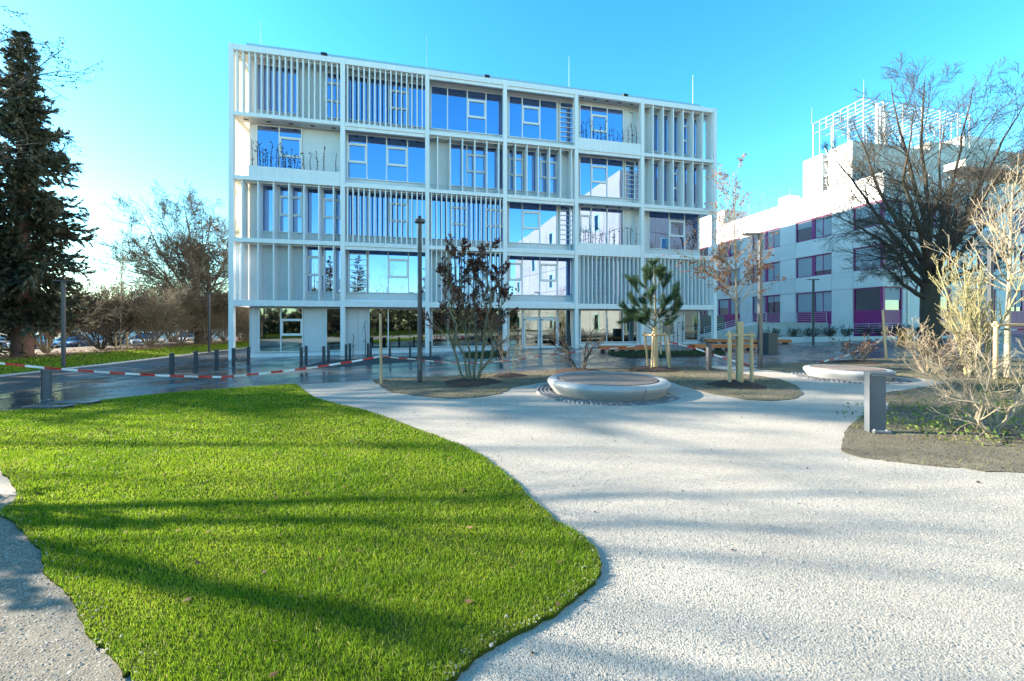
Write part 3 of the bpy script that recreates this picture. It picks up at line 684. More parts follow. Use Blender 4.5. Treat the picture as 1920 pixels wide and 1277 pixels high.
# ------------------------------------------------------------------ pale concrete building with purple windows, same grid direction
def purple_building():
    U, W0 = 49.1, .24
    B = thing('institute_building', 'pale concrete institute with purple framed windows and a steel pergola on its roof', 'building', (OX, OY, 0), TH)
    Wend, Uend = 46.0, 92.0
    zt = 14.57
    MB().box(U, Uend, W0, Wend, -.5, zt-.25).build('wall', M['joint'], B)
    rows = [(2.95, 4.88), (6.60, 8.52), (10.28, 12.25)]
    bands = [(4.95, 6.53), (8.59, 10.21), (12.32, zt)]
    # a facade strip: s = running coordinate, fn maps (s, out, z) to local
    def face(fn, s0, wins, s1):
        def pb(a, b, z0, z1, o0, o1, name, mat, par=B):
            V = [fn(a,o0,z0),fn(b,o0,z0),fn(b,o1,z0),fn(a,o1,z0),fn(a,o0,z1),fn(b,o0,z1),fn(b,o1,z1),fn(a,o1,z1)]
            return MB().add(V, [(0,3,2,1),(4,5,6,7),(0,1,5,4),(1,2,6,5),(2,3,7,6),(3,0,4,7)]).build(name, M[mat], par)
        edges = []; p = s0
        for a, b in wins: edges += [(p, a, 0), (a, b, 1)]; p = b
        edges.append((p, s1, 0))
        for a, b, isw in edges:
            if b - a < .05: continue
            for z0, z1 in bands:
                n = max(1, round((b-a)/3.9))
                for j in range(n): pb(a+(b-a)*j/n+.012, a+(b-a)*(j+1)/n-.012, z0+.012, z1-.012, .0, .22, 'facade_panel', 'render')
            if not isw:
                for z0, z1 in ((-.4, 4.95), (6.53, 8.59), (10.21, 12.32)):
                    n = max(1, round((b-a)/3.9))
                    for j in range(n): pb(a+(b-a)*j/n+.012, a+(b-a)*(j+1)/n-.012, z0+.012, z1-.012, .0, .22, 'facade_panel', 'render')
            else:
                for r, (z0, z1) in enumerate(rows):
                    za, zb_ = z0-.07, z1+.07
                    mid = (a+b)/2 if b-a > 3 else b-.001
                    fr = pb(a+.01, a+.10, za, zb_, .0, .12, 'window', 'purple')
                    pb(b-.10, b-.01, za, zb_, .0, .12, 'jamb', 'purple', fr)
                    pb(a+.10, b-.10, za, za+.09, .0, .12, 'sill', 'purple', fr); pb(a+.10, b-.10, zb_-.09, zb_, .0, .16, 'head', 'purple', fr)
                    segs = [(a+.10, mid-.16), (mid+.16, b-.10)] if b-a > 3 else [(a+.10, b-.10)]
                    if b-a > 3: pb(mid-.16, mid+.16, za+.09, zb_-.09, .0, .13, 'mullion', 'purple', fr)
                    for q, (c, d) in enumerate(segs):
                        pb(c, d, za+.09, zb_-.09, .02, .05, 'pane', 'glass_purple', fr)
                        hb = random.choice([0, .35, .55, 1.0, 1.0, .8])
                        if hb: pb(c+.03, d-.03, zb_-.10-hb*(zb_-za-.2), zb_-.10, .055, .065, 'blind', 'blind', fr)
                        if q == 0 and b-a > 3: m_ = (c+d)/2; pb(m_-.03, m_+.03, za+.09, zb_-.09, .066, .10, 'glazing_bar', 'purple', fr)
                    if r == 0:
                        n = 4 if b-a > 3 else 2
                        for j in range(n): pb(a+(b-a)*j/n+.008, a+(b-a)*(j+1)/n-.008, .45, za-.01, .0, .10, 'spandrel', 'purple_panel')
    left = lambda s, o, z: (U - o, W0 + s, z)
    front = lambda s, o, z: (U + s, W0 - o, z)
    wl = [(.0, 2.26)] + [(4.2+5.62*i, 7.95+5.62*i) for i in range(6)]
    face(left, -.0, wl, Wend-W0)
    wf = [(.0, 1.95)] + [(3.9+5.6*i, 7.6+5.6*i) for i in range(6)]
    face(front, .0, wf, Uend-U)
    MB().box(U-.24, U+.0, W0-.24, W0+.0, -.4, .44).box(U-.24, U, W0-.24, W0, 4.96, 6.52).box(U-.24, U, W0-.24, W0, 8.60, 10.20).box(U-.24, U, W0-.24, W0, 12.33, zt).build('corner_panel', M['render'], B)
    MB().box(U-.13, U, W0-.13, W0, .45, 4.95).box(U-.13, U, W0-.13, W0, 6.53, 8.59).box(U-.13, U, W0-.13, W0, 10.21, 12.32).build('corner_post', M['purple'], B)
    MB().box(U-.26, Uend, W0-.26, W0+.35, zt, zt+.06).box(U-.26, U+.35, W0+.35, Wend, zt, zt+.06).build('coping', M['steel'], B)
    MB().bar((U+2.4, W0-.30, .3), (U+2.4, W0-.30, 12.6), .06, 8).build('downpipe', M['steel'], B)
    # penthouse, stair recess, upper blocks, canopies
    a = 53.2
    MB().box(a, 76, 5.8, 8.2, zt-.3, 20.3).build('penthouse', M['render2'], B)
    MB().box(a+1.6, 76, 8.2, 8.75, zt-.3, 19.6).build('stair_recess', M['render2'], B)
    MB().box(a-.15, 76, 8.75, 11.0, zt-.3, 20.2).build('penthouse', M['render'], B)
    st = MB()
    for i in range(14): st.box(a+.2, a+1.5, 8.22+.035*i, 8.26+.035*i, zt+.3*i, zt+.3*i+.06)
    for i in range(3): st.box(a+.05, a+1.6, 8.21, 8.74, zt+1.4+1.7*i, zt+1.5+1.7*i); st.bar((a+.1, 8.25, zt+1.5+1.7*i), (a+.1, 8.7, zt+2.9+1.7*i), .04)
    st.build('outside_stair', M['steel'], B)
    MB().box(62, 90, 3.0, 5.8, 15.6, 17.0).build('upper_terrace', M['render2'], B)
    MB().box(60.5, 90, 1.2, 3.0, 16.6, 17.25).build('canopy', M['render2'], B)
    MB().box(64, 90, 6.0, 14, 20.3, 21.4).build('upper_terrace', M['render2'], B)
    MB().box(70.2, 75.4, 6.6, 12.0, 20.3, 23.0).build('roof_block', M['render'], B)
    MB().box(79, 92, 5.0, 12, 17, 21.2).build('roof_block', M['render'], B)
    MB().box(78.6, 92, 4.2, 12, 21.2, 21.7).build('canopy', M['render'], B)
    for i in range(6): MB().box(80+2*i, 81.3+2*i, 4.95, 5.0, 18.6, 20.4).build('upper_window', M['glass_purple'], B)
    MB().box(U+.8, U+4.5, 19.5, 26.0, zt-.2, 16.9).build('roof_block', M['render'], B)
    MB().box(U+.8, U+4.5, 30, 44, zt-.2, 17.3).build('roof_block', M['render'], B)
    # roof edge railings
    r = MB()
    for k in range(10): r.bar((55+2.6*k, 2.2, zt-.2), (55+2.6*k, 2.2, zt+1.35), .03)
    for h in (.75, 1.05, 1.35): r.bar((55, 2.2, zt+h), (78.4, 2.2, zt+h), .022)
    r.build('roof_railing', M['steel'], B)
    for x, y in ((U+.5, 9.5), (U+.5, 15.0), (U+.5, 20), (U+.5, 27), (54, 5.3), (53.8, 10.6), (70, 6.2), (66.2, 3.2), (74.5, 4.0)):
        zz = 24.4 if y in (5.3, 10.6, 6.2) else zt
        MB().bar((x, y, zz), (x, y, zz+1.9), .03, 6, .012).build('lightning_rod', M['pergola'], B)
    MB().box(U+1.2, U+2.6, 10.2, 11.6, zt-.2, zt+1.4).build('vent_housing', M['steel'], B)
    for k in range(3): MB().bar((57.6+.6*k, 6.6, 19.8), (57.6+.6*k, 6.6, 25.0-.35*k), .17, 10).build('flue', M['white'], B)
    # pergola of slender steel
    P0, P1, Q0, Q1, zt2 = 54.0, 68.6, 5.3, 10.6, 24.4
    nu, nq = 17, 7
    for i in range(nu+1):
        u = P0+(P1-P0)*i/nu
        MB().sqbar((u, Q0, zt2), (u, Q1, zt2), .032, .045).build('pergola_bar', M['pergola'], B)
        if i % 2 == 0: MB().sqbar((u, Q0, zt2-1.15), (u, Q1, zt2-1.15), .032, .032).build('pergola_bar', M['pergola'], B)
        if i % 3 == 0: MB().sqbar((u, Q0, 20.2), (u, Q0, zt2), .09, .09).build('pergola_post', M['pergola'], B)
        if i % 3 == 0: MB().sqbar((u, Q1, 20.2), (u, Q1, zt2), .09, .09).build('pergola_post', M['pergola'], B)
    for j in range(nq+1):
        w = Q0+(Q1-Q0)*j/nq
        MB().sqbar((P0, w, zt2+.08), (P1, w, zt2+.08), .032, .045).build('pergola_bar', M['pergola'], B)
        MB().sqbar((P0, w, zt2-1.07), (P1, w, zt2-1.07), .032, .032).build('pergola_bar', M['pergola'], B)
        for u in (P0, P1): MB().sqbar((u, w, zt2-1.15 if j % 2 else 20.2), (u, w, zt2), .07, .07).build('pergola_post', M['pergola'], B)
    dg = MB()
    for i in range(0, nu-2, 2):
        u = P0+(P1-P0)*i/nu; u2 = P0+(P1-P0)*(i+2)/nu
        dg.sqbar((u, Q0, zt2-1.1), (u2, Q0, zt2), .035, .035); dg.sqbar((u, Q1, zt2), (u2, Q1, zt2-1.1), .035, .035)
    dg.build('pergola_brace', M['pergola'], B)
    return B
purple_building()

# the taller block to the right, out of frame, that the glazing mirrors
def side_block():
    B = thing('concrete_block', 'cream panelled block with narrow windows beyond the right photo edge, mirrored in the glazing', 'building', (26, -26, 0), 0)
    MB().box(0, 20, 0, 34, -.3, 19).build('wall', M['joint'], B)
    MB().add([(0,0,19),(20,0,19),(20,34,19),(0,34,19),(0,0,19.2),(20,0,19.2),(20,34,23.5),(0,34,23.5)], [(0,3,2,1),(4,5,6,7),(0,1,5,4),(1,2,6,5),(2,3,7,6),(3,0,4,7)]).build('roof_volume', M['cream'], B)
    green = pmat('mint_window_reveal', (.25,.45,.36), rough=.5)
    for side in range(2):
        n = 10 if side == 0 else 6; Lr = 34 if side == 0 else 20
        for i in range(n):
            for k in range(5):
                a, b = Lr*i/n+.035, Lr*(i+1)/n-.035; z0, z1 = .0+3.8*k+.035, 3.8*(k+1)-.035
                f = (lambda s, o, z: (-o, s, z)) if side == 0 else (lambda s, o, z: (s, 34+o, z))
                def q(a, b, z0, z1, o0, o1, nm, mt):
                    V = [f(a,o0,z0),f(b,o0,z0),f(b,o1,z0),f(a,o1,z0),f(a,o0,z1),f(b,o0,z1),f(b,o1,z1),f(a,o1,z1)]
                    MB().add(V, [(0,3,2,1),(4,5,6,7),(0,1,5,4),(1,2,6,5),(2,3,7,6),(3,0,4,7)]).build(nm, mt, B)
                q(a, b, z0, z1, 0, .1, 'facade_panel', M['cream'])
                if (i*3+k*2) % 4 == 0:
                    m = (a+b)/2; q(m-.6, m+.6, z0+.6, z1-.5, .10, .14, 'window_reveal', green); q(m-.5, m+.35, z0+.75, z1-.7, .14, .16, 'pane', M['glass_purple'])
side_block()

# ------------------------------------------------------------------ plants: vectorised branching
Z3 = np.array([0, 0, 1.0])
def norm(a): return a / (np.linalg.norm(a, axis=-1, keepdims=True) + 1e-9)
def perp(d):
    r = rng.normal(0, 1, d.shape); r -= (r*d).sum(-1, keepdims=True)*d; return norm(r)
def run(start, d, L, n, wob, up):
    """polylines (N,n+1,3); up may be negative for drooping"""
    P = [start]; d = norm(d)
    for i in range(n):
        d = norm(d + rng.normal(0, wob, d.shape) + up*Z3); P.append(P[-1] + d*(L/n)[:, None])
    return np.stack(P, 1)
def radii(r0, n, end): return r0[:, None]*np.linspace(1, end, n+1)[None]
def spawn(P, R, k, f0, f1, ang, lr, n, wob, up, rr=.6, end=.25, jit=.25, lmin=0, taper=.5):
    """k children on every parent: fraction range f0..f1, branching angle, length ratio, radius ratio"""
    N, m, _ = P.shape
    f = (f0 + (f1-f0)*(np.arange(k)[None]+rng.uniform(0,1,(N,k)))/k); fi = f*(m-1); i = np.minimum(fi.astype(int), m-2); t = fi - i
    I = np.arange(N)[:, None]
    st = P[I,i]*(1-t)[...,None] + P[I,i+1]*t[...,None]; dr = norm(P[I,i+1]-P[I,i])
    rad = (R[I,i]*(1-t) + R[I,i+1]*t)
    pl = np.linalg.norm(P[:,1:]-P[:,:-1],axis=-1).sum(1)[:,None]
    L = pl*lr*(1-taper*(f-f0)/(f1-f0+1e-6))*rng.uniform(1-jit,1+jit,f.shape); L = np.maximum(L, lmin)
    a = rng.uniform(ang*.7, ang*1.3, f.shape)[...,None]
    d = dr*np.cos(a) + perp(dr)*np.sin(a)
    st, d, L, rad = st.reshape(-1,3), d.reshape(-1,3), L.ravel(), rad.ravel()*rr
    Q = run(st, d, L, n, wob, up); return Q, radii(rad, n, end)
def tube_arrays(P, R, sides):
    N, m, _ = P.shape
    T = np.empty_like(P); T[:,1:-1] = P[:,2:]-P[:,:-2]; T[:,0] = P[:,1]-P[:,0]; T[:,-1] = P[:,-1]-P[:,-2]; T = norm(T)
    ref = np.where(np.abs(T[:,:1,2:3]) > .9, np.array([1.,0,0]), Z3); ref = np.broadcast_to(ref, T.shape)
    A = norm(np.cross(T, ref)); Bv = np.cross(T, A)
    ph = np.arange(sides)*2*np.pi/sides
    V = P[:,:,None,:] + R[:,:,None,None]*(A[:,:,None,:]*np.cos(ph)[None,None,:,None] + Bv[:,:,None,:]*np.sin(ph)[None,None,:,None])
    idx = np.arange(N*m*sides).reshape(N,m,sides); nx = np.roll(idx,-1,axis=2)
    Fq = np.stack([idx[:,:-1], nx[:,:-1], nx[:,1:], idx[:,1:]],-1).reshape(-1,4)
    return V.reshape(-1,3), Fq
def wood(name, groups, mat, parent):
    V, Fq, o = [], [], 0
    for P, R, s in groups:
        v, f = tube_arrays(P, R, s); V.append(v); Fq.append(f+o); o += len(v)
    return link(name, fast_mesh(name, np.concatenate(V), [np.concatenate(Fq)], mat, smooth=True), parent)
def one(pts, r0, r1):
    P = np.array(pts, float)[None]; return P, np.linspace(r0, r1, P.shape[1])[None]
def resample(pts, n):
    pts = np.array(pts, float); s = np.r_[0, np.cumsum(np.linalg.norm(np.diff(pts,axis=0),axis=1))]; q = np.linspace(0, s[-1], n+1)
    return np.stack([np.interp(q, s, pts[:,k]) for k in range(3)],1)
def pick(P, f0, f1, n):
    """n random points per polyline between fractions"""
    N, m, _ = P.shape; f = rng.uniform(f0, f1, (N,n))*(m-1); i = np.minimum(f.astype(int), m-2); t = (f-i)[...,None]; I = np.arange(N)[:,None]
    return (P[I,i]*(1-t)+P[I,i+1]*t).reshape(-1,3)

def bare_tree(name, label, base, h, r, fork, nl, spread, seed, mat='bark', detail=1.0, lean=(0,0), group=None, leaves=None, cat='tree', lr=.95, crown='crown', limbs=None, k2=(8,7,6), lr2=(.5,.48,.62), minr=.0042):
    """trunk that forks into nl limbs, limbs -> boughs -> branches -> twigs"""
    global rng
    old = rng; rng = np.random.default_rng(seed)
    T = thing(name, label, cat, base, group=group)
    tp = resample([(0,0,-.15),(lean[0]*.3,lean[1]*.3,fork*.5),(lean[0],lean[1],fork)], 6); tp[1:,:2] += rng.normal(0,.02*fork/3,(6,2))
    R0 = np.array([[r*1.35, r*1.05, r, r*.97, r*.95, r*.95, r*.92]])
    tP = tp[None]
    wood('trunk', [(tP, R0, 12)], M[mat], T)
    k = nl; az = rng.uniform(0,2*np.pi)+np.arange(k)*2*np.pi/k*1.0 + rng.normal(0,.25,k)
    inc = rng.uniform(.25,1.0,k)*spread; inc[0] = .05
    st = np.stack([tp[-1]+ (tp[-3]-tp[-1])*rng.uniform(0,.8) for _ in range(k)])
    d = np.stack([np.cos(az)*np.sin(inc), np.sin(az)*np.sin(inc), np.cos(inc)],1)
    Lm = (h-fork)*lr*rng.uniform(.8,1.05,k)*(1+.18*(inc/spread)); Lm[0] = (h-fork)*.98
    P1 = run(st, d, Lm, 12, .10, .05); R1 = np.full(k, r*.42)[:,None]*rng.uniform(.7,1.15,k)[:,None]*(1-.93*np.linspace(0,1,13)**.75)[None]
    if limbs:
        P1 = np.stack([resample(np.array([np.array(at(px, py, base[1]+(q[2] if len(q) > 2 else 0)))-np.array(base) for q in lm for px, py in [q[:2]]]), 14) for lm in limbs])
        P1[:,2:] += np.cumsum(rng.normal(0,.045,P1[:,2:].shape),1)*.8
        k = len(limbs); R1 = np.full(k, r*.42)[:,None]*rng.uniform(.75,1.15,k)[:,None]*(1-.92*np.linspace(0,1,15)**.75)[None]
    s = math.sqrt(detail)
    P2, R2 = spawn(P1, R1, max(4,int(k2[0]*s)), .12, .97, .75, lr2[0], 6, .09, .05, .42, .2, .3)
    P3, R3 = spawn(P2, R2, max(3,int(k2[1]*s)), .12, .98, .7, lr2[1], 5, .12, .04, .6, .3, .3)
    P4, R4 = spawn(P3, R3, max(3,int(k2[2]*s)), .1, 1, .65, lr2[2], 3, .15, .03, .7, .5, .3)
    R3 = np.maximum(R3, minr*1.4); R4 = np.maximum(R4, minr)
    wood(crown, [(P1,R1,8),(P2,R2,5),(P3,R3,4),(P4,R4,3)], M[mat], T)
    if leaves:
        lm, n, size, f0, f1 = leaves
        pts = pick(P4, .2, 1, n); hgt = pts[:,2]/h; pts = pts[(hgt > f0) & (hgt < f1)]
        link('leaves', leafcards(pts, size, M[lm], 'leaves'), T)
    rng = old; return T

def shrub(name, label, base, h, nst, inc, seed, mat, r=.03, stems=None, lv=(7,6,4), up=.05, ang=.7, group=None, leaves=None, cat='shrub', minr=.003, wob=.08, lr2=.42):
    global rng
    old = rng; rng = np.random.default_rng(seed)
    T = thing(name, label, cat, base, group=group)
    if stems is None:
        az = np.arange(nst)*2*np.pi/nst + rng.uniform(-.4,.4,nst); ic = inc*rng.uniform(.35,1.1,nst)
        st = np.stack([np.cos(az)*.05*rng.uniform(.3,1.6,nst), np.sin(az)*.05*rng.uniform(.3,1.6,nst), np.full(nst,-.05)],1)
        d = np.stack([np.cos(az)*np.sin(ic), np.sin(az)*np.sin(ic), np.cos(ic)],1)
        P1 = run(st, d, h*rng.uniform(.75,1.05,nst)/np.cos(ic*.7), 9, wob, up)
    else: P1 = np.stack([resample(s, 9) for s in stems]); P1[:,1:-1] += rng.normal(0,.015*h,P1[:,1:-1].shape)
    R1 = radii(r*rng.uniform(.75,1.15,len(P1)), 9, .25)
    P2, R2 = spawn(P1, R1, lv[0], .2, .97, ang, lr2, 5, .10, up, .6, .35, .35)
    gs = [(P1,R1,7),(P2,R2,5)]; last = P2
    if lv[1]:
        P3, R3 = spawn(P2, R2, lv[1], .15, 1, ang, .5, 4, .12, up, .7, .4, .35); gs.append((P3,R3,4)); last = P3
    if len(lv) > 2 and lv[2]:
        P4, R4 = spawn(P3, R3, lv[2], .15, 1, ang, .6, 3, .14, up, .75, .5, .35); gs.append((P4,R4,3)); last = P4
    wood('stems', [(P1,R1,7)], M[mat], T)
    wood('branches', [(a, np.maximum(b, minr), c) for a,b,c in gs[1:]], M[mat], T)
    if leaves:
        lm, n, size, z0, z1 = leaves
        pts = pick(last, .15, 1, n); pts = pts[(pts[:,2] > z0*h) & (pts[:,2] < z1*h)]
        link('leaves', leafcards(pts, size, M[lm], 'leaves'), T)
    rng = old; return T

def spruce(name, label, base, h, rad, seed, mat='spruce', low=.12, nb=420, group=None, bl=13, trunk_r=.35, open_=0.0, cards=3):
    global rng
    old = rng; rng = np.random.default_rng(seed)
    T = thing(name, label, 'tree', base, group=group)
    wood('trunk', [(*one(resample([(0,0,-.3),(0,0,h*.5),(0,0,h)],12), trunk_r, .03), 10)], M['barkred'], T)
    z = h*(low + (1-low)*np.sort(rng.uniform(0,1,nb)**1.15)); az = rng.uniform(0,2*np.pi,nb)
    f = (z/h-low)/(1-low)
    L = rad*(1-f)**.8*rng.uniform(.45,1.15,nb)*np.where(f < .08, .75, 1)+.25
    dn = -.12+.55*f
    d = np.stack([np.cos(az),np.sin(az),dn],1); st = np.stack([np.zeros(nb),np.zeros(nb),z],1)
    P1 = run(st, d, L, 6, .05, -.05); P1[:,-2:,2] += (L*.07)[:,None]*np.array([.4,1.2]); R1 = radii(np.maximum(.012*L,.012), 6, .3)
    P2, R2 = spawn(P1, R1, bl, .12, 1, .95, .34, 3, .10, -.12, .5, .4, .3, taper=.55)
    wood('branches', [(P1,R1,4)], M['barkred'], T)
    # needle sprays: flat tapering cards along each branchlet, hanging slightly
    S = np.concatenate([P2, P1[:,3:7]]) ; n = len(S)
    V, Fs, tone, o = [], [], [], 0
    for c in range(cards):
        for i in range(3):
            a, b = S[:,i], S[:,i+1]; dd = norm(b-a); sd_ = norm(np.cross(dd, Z3+rng.normal(0,.55,(n,3)))); w = (.06+.04*rng.uniform(0,1,n))*(1-.22*i)*(rad/4)**.5
            jj = rng.normal(0,.035,(n,3)); ext = (b-a)*.35
            q = np.stack([a+jj, a+(b-a)*.5+sd_*w[:,None]+jj-Z3*.03, b+ext+jj, a+(b-a)*.5-sd_*w[:,None]+jj-Z3*.03],1)
            V.append(q.reshape(-1,3)); Fs.append(np.arange(n*4).reshape(n,4)+o); o += n*4
            tone.append(np.repeat(np.clip(rng.normal(.45,.25,n),0,1),4))
    link('needles', fast_mesh('needles', np.concatenate(V), [np.concatenate(Fs)], M[mat], np.concatenate(tone)), T)
    rng = old; return T

def stakes(label, base, pts, h, rings=True, rr=.045, group='timber stake frames round young trees'):
    T = thing('stake_frame', label, 'tree stake', base, group=group)
    tops = []
    for x, y, tx, ty in pts:
        MB().bar((x,y,-.1), (tx,ty,h), rr, 10, rr*.92).build('stake', M['stake'], T, smooth=True); tops.append((tx,ty))
    for i in range(len(tops)):
        a, b = Vector(tops[i]), Vector(tops[(i+1) % len(tops)]); e = (b-a).normalized()*.10
        zz = h-.09-.012*i
        MB().bar((a.x-e.x,a.y-e.y,zz), (b.x+e.x,b.y+e.y,zz), .038, 8).build('crossbar', M['stake'], T, smooth=True)
    return T
def mound(name, base, r, h, seed=0):
    rr = random.Random(seed); V = [(0,0,h)]; n = 28; rings = 6
    for j in range(1, rings+1):
        q = j/rings
        for i in range(n):
            t = 2*math.pi*i/n; w = r*q*(1+.10*math.sin(3*t+seed)+rr.uniform(-.04,.04))
            V.append((w*math.cos(t), w*math.sin(t), h*(1-q**2.2)+rr.uniform(-.015,.02)*(q < .95)))
    fs = [(0,1+i,1+(i+1) % n) for i in range(n)] + [(1+(j-1)*n+i,1+j*n+i,1+j*n+(i+1) % n,1+(j-1)*n+(i+1) % n) for j in range(1,rings) for i in range(n)]
    o = MB().add(V, fs).build(name, M['mulch'], None, True, (base[0], base[1], base[2]+.03)); return tag(o, kind='structure')

# --- planting in the island beds
p1 = gp(886, 719)
mound('mulch', p1, .92, .10, 1)
def px_stems(base, lst, Y0):
    out = []
    for st in lst: out.append([tuple(np.array(at(px, py, Y0+dy)) - np.array(base)) for px, py, dy in st])
    return out
shrub('copper_shrub', 'multi stemmed shrub still holding dark brown leaves, in mulch left of the near round bench', p1, 4.2, 0, 0, 21, 'barkgreen', r=.05,
      stems=px_stems(p1, [[(880,719,0),(866,670,-.1),(850,600,-.25),(843,530,-.3),(838,468,-.3)],[(884,719,0),(875,660,.1),(868,590,.2),(866,520,.3),(868,455,.3)],
                          [(889,719,.05),(888,650,.2),(892,580,.3),(894,510,.3),(893,470,.3)],[(893,719,0),(905,660,-.1),(915,600,-.2),(918,530,-.3),(921,462,-.3)],
                          [(896,719,.05),(917,670,.2),(932,620,.4),(940,560,.5),(938,500,.5)],[(882,719,.1),(858,690,.4),(845,640,.5),(850,560,.7),(853,480,.7)]], p1[1]),
      lv=(11,7,3), ang=.62, leaves=('brownleaf', 13, .060, .40, 1.1), minr=.003, up=.11, lr2=.24)
p2 = gp(956, 706); mound('mulch', p2, .62, .07, 2)
shrub('thin_shrub', 'small bare whippy shrub in mulch between the brown leaved shrub and the near bench', p2, 1.75, 6, .33, 22, 'barktan', r=.012, lv=(6,3,0), minr=.003)
p3 = gp(1087, 698); mound('mulch', p3, .95, .09, 3)
shrub('vase_shrub', 'bare shrub with two splayed main stems rising behind the near round bench', p3, 2.4, 0, 0, 23, 'bark', r=.04,
      stems=px_stems(p3, [[(1084,698,0),(1068,670,0),(1054,640,0),(1046,612,.1),(1048,585,.1)],[(1085,698,0),(1064,664,.2),(1045,650,.3),(1036,640,.3),(1030,628,.4)],
                          [(1089,698,0),(1100,675,-.1),(1107,655,-.1),(1122,640,-.2),(1135,622,-.2)],[(1089,698,0),(1098,660,.3),(1104,630,.4),(1117,605,.5),(1122,590,.5)]], p3[1]),
      lv=(11,4,2), ang=.8, minr=.003, lr2=.3)
p4 = gp(1228, 694); mound('mulch', p4, .95, .10, 4)
def young_pine(base):
    global rng
    old = rng; rng = np.random.default_rng(31)
    T = thing('pine_tree', 'young green pine with bushy long needled shoots tied between three stakes', 'tree', base)
    Yb = base[1]; pt = lambda px, py, dy=0: np.array(at(px, py, Yb+dy)) - np.array(base)
    tr = resample([pt(1228,694),pt(1228,640),pt(1229,590),pt(1228,550),pt(1227,520),pt(1226,496)], 10)
    wood('trunk', [(tr[None], np.linspace(.06,.02,11)[None], 8)], M['barkgreen'], T)
    MB().bar(tuple(pt(1228,694)), tuple(pt(1228,612)), .12, 12, .105).build('trunk_wrap', M['wrap'], T, smooth=True)
    ends = [(1186,590,1170,598,.2),(1196,580,1168,575,-.2),(1198,545,1180,520,.3),(1212,540,1208,506,-.3),(1244,545,1248,512,.3),(1256,560,1272,540,-.2),(1262,585,1280,570,.2),(1240,575,1252,560,-.6),
            (1214,580,1205,560,.7),(1222,570,1218,545,-.7),(1250,600,1262,598,.6),(1206,600,1192,600,-.6),(1236,590,1244,583,.9),(1216,596,1208,590,-.9),(1228,520,1226,492,0),(1222,525,1214,505,.2),(1234,525,1240,505,-.2),(1262,570,1270,556,.4),(1190,566,1180,556,.5)]
    br = []
    for mx_, my_, ex, ey, dy in ends:
        z = pt(1228, min(my_+28, 606)); z[0] = 0
        br.append(resample([pt(1228,my_+22), pt(mx_,my_+6,dy*.6), pt(ex,ey,dy)], 6))
    P1 = np.stack(br); R1 = radii(np.full(len(P1),.022),6,.4)
    P2, R2 = spawn(P1, R1, 5, .45, .95, .6, .33, 3, .08, .14, .6, .5, .2, taper=.3)
    wood('branches', [(P1,R1,5),(P2,R2,4)], M['barkgreen'], T)
    S = np.concatenate([P1[:,3:], P2]); N = len(S); k = 290
    m = S.shape[1]; f = rng.uniform(.0,1,(N,k))*(m-1); i = np.minimum(f.astype(int),m-2); t=(f-i)[...,None]; I=np.arange(N)[:,None]
    p = (S[I,i]*(1-t)+S[I,i+1]*t).reshape(-1,3); d = norm(S[I,i+1]-S[I,i]).reshape(-1,3)
    a = rng.uniform(.35,.95,len(p))[:,None]; nd = norm(d*np.cos(a)+perp(d)*np.sin(a)+.12*Z3); L = rng.uniform(.13,.23,len(p))[:,None]; s = perp(nd)*.0042
    V = np.stack([p-s,p+s,p+nd*L],1).reshape(-1,3)
    link('needles', fast_mesh('needles', V, [np.arange(len(V)).reshape(-1,3)], M['pine'], np.repeat(rng.uniform(0,1,len(p)),3)), T)
    rng = old
young_pine(p4)
stakes('three pale stakes with crossbars holding the young pine', p4, [(-.22,-.28,-.12,-.16),(.50,-.12,.33,-.06),(-.1,.42,-.30,.26)], 1.42)
p5 = gp(1382, 724); mound('mulch', p5, .72, .11, 5)
def leafy_sapling(base):
    global rng
    old = rng; rng = np.random.default_rng(41)
    T = thing('hornbeam_sapling', 'slim young tree with clinging rust brown leaves tied in a timber stake frame', 'tree', base)
    Yb = base[1]; pt = lambda px, py, dy=0: np.array(at(px, py, Yb+dy)) - np.array(base)
    tr = resample([pt(1383,724),pt(1382,650),pt(1381,590),pt(1380,500),pt(1377,420),pt(1374,360),pt(1373,325)], 12)
    R = np.linspace(.045,.006,13)[None]
    wood('trunk', [(tr[None], R, 8)], M['barktan'], T)
    P1, R1 = spawn(tr[None], R, 46, .36, .99, .82, .30, 7, .08, .07, .5, .3, .3, taper=.72)
    P2, R2 = spawn(P1, R1, 7, .15, 1, .6, .42, 4, .1, .03, .6, .4, .3)
    P3, R3 = spawn(P2, R2, 4, .15, 1, .6, .5, 3, .1, .02, .7, .5, .3)
    wood('branches', [(P1,np.maximum(R1,.004),5),(P2,np.maximum(R2,.003),4),(P3,np.maximum(R3,.0025),3)], M['barktan'], T)
    pts = pick(P3, .1, 1, 9); z = pts[:,2]; keep = rng.uniform(0,1,len(z)) < np.clip(1.15-np.abs(z-2.75)/1.0, .04, 1); 
    link('leaves', leafcards(pts[keep], .072, M['rustleaf'], 'leaves'), T)
    rng = old
leafy_sapling(p5)
stakes('stake frame with pale crossbar round the rust leaved sapling', p5, [(-.26,-.1,-.25,-.10),(.38,-.05,.36,-.05),(-.02,.36,-.02,.34)], 1.50, rr=.05)
MB().bar((0,0,-.1), (.01,.0,1.78), .075, 12, .07).build('timber_post', M['stake'], None, True, (p5[0]+.03, p5[1]-.10, p5[2]))
tag(bpy.data.objects['timber_post'], 'thick peeled post standing against the rust leaved sapling', 'post')
p10 = gp(1609, 681); mound('mulch', p10, .78, .08, 6)
shrub('small_shrub', 'low shrub with a few shrivelled brown leaves behind the far round bench', p10, 1.15, 9, .75, 24, 'barktan', r=.012, lv=(6,4,0), leaves=('brownleaf', 2, .075, .1, 1.1), minr=.004)

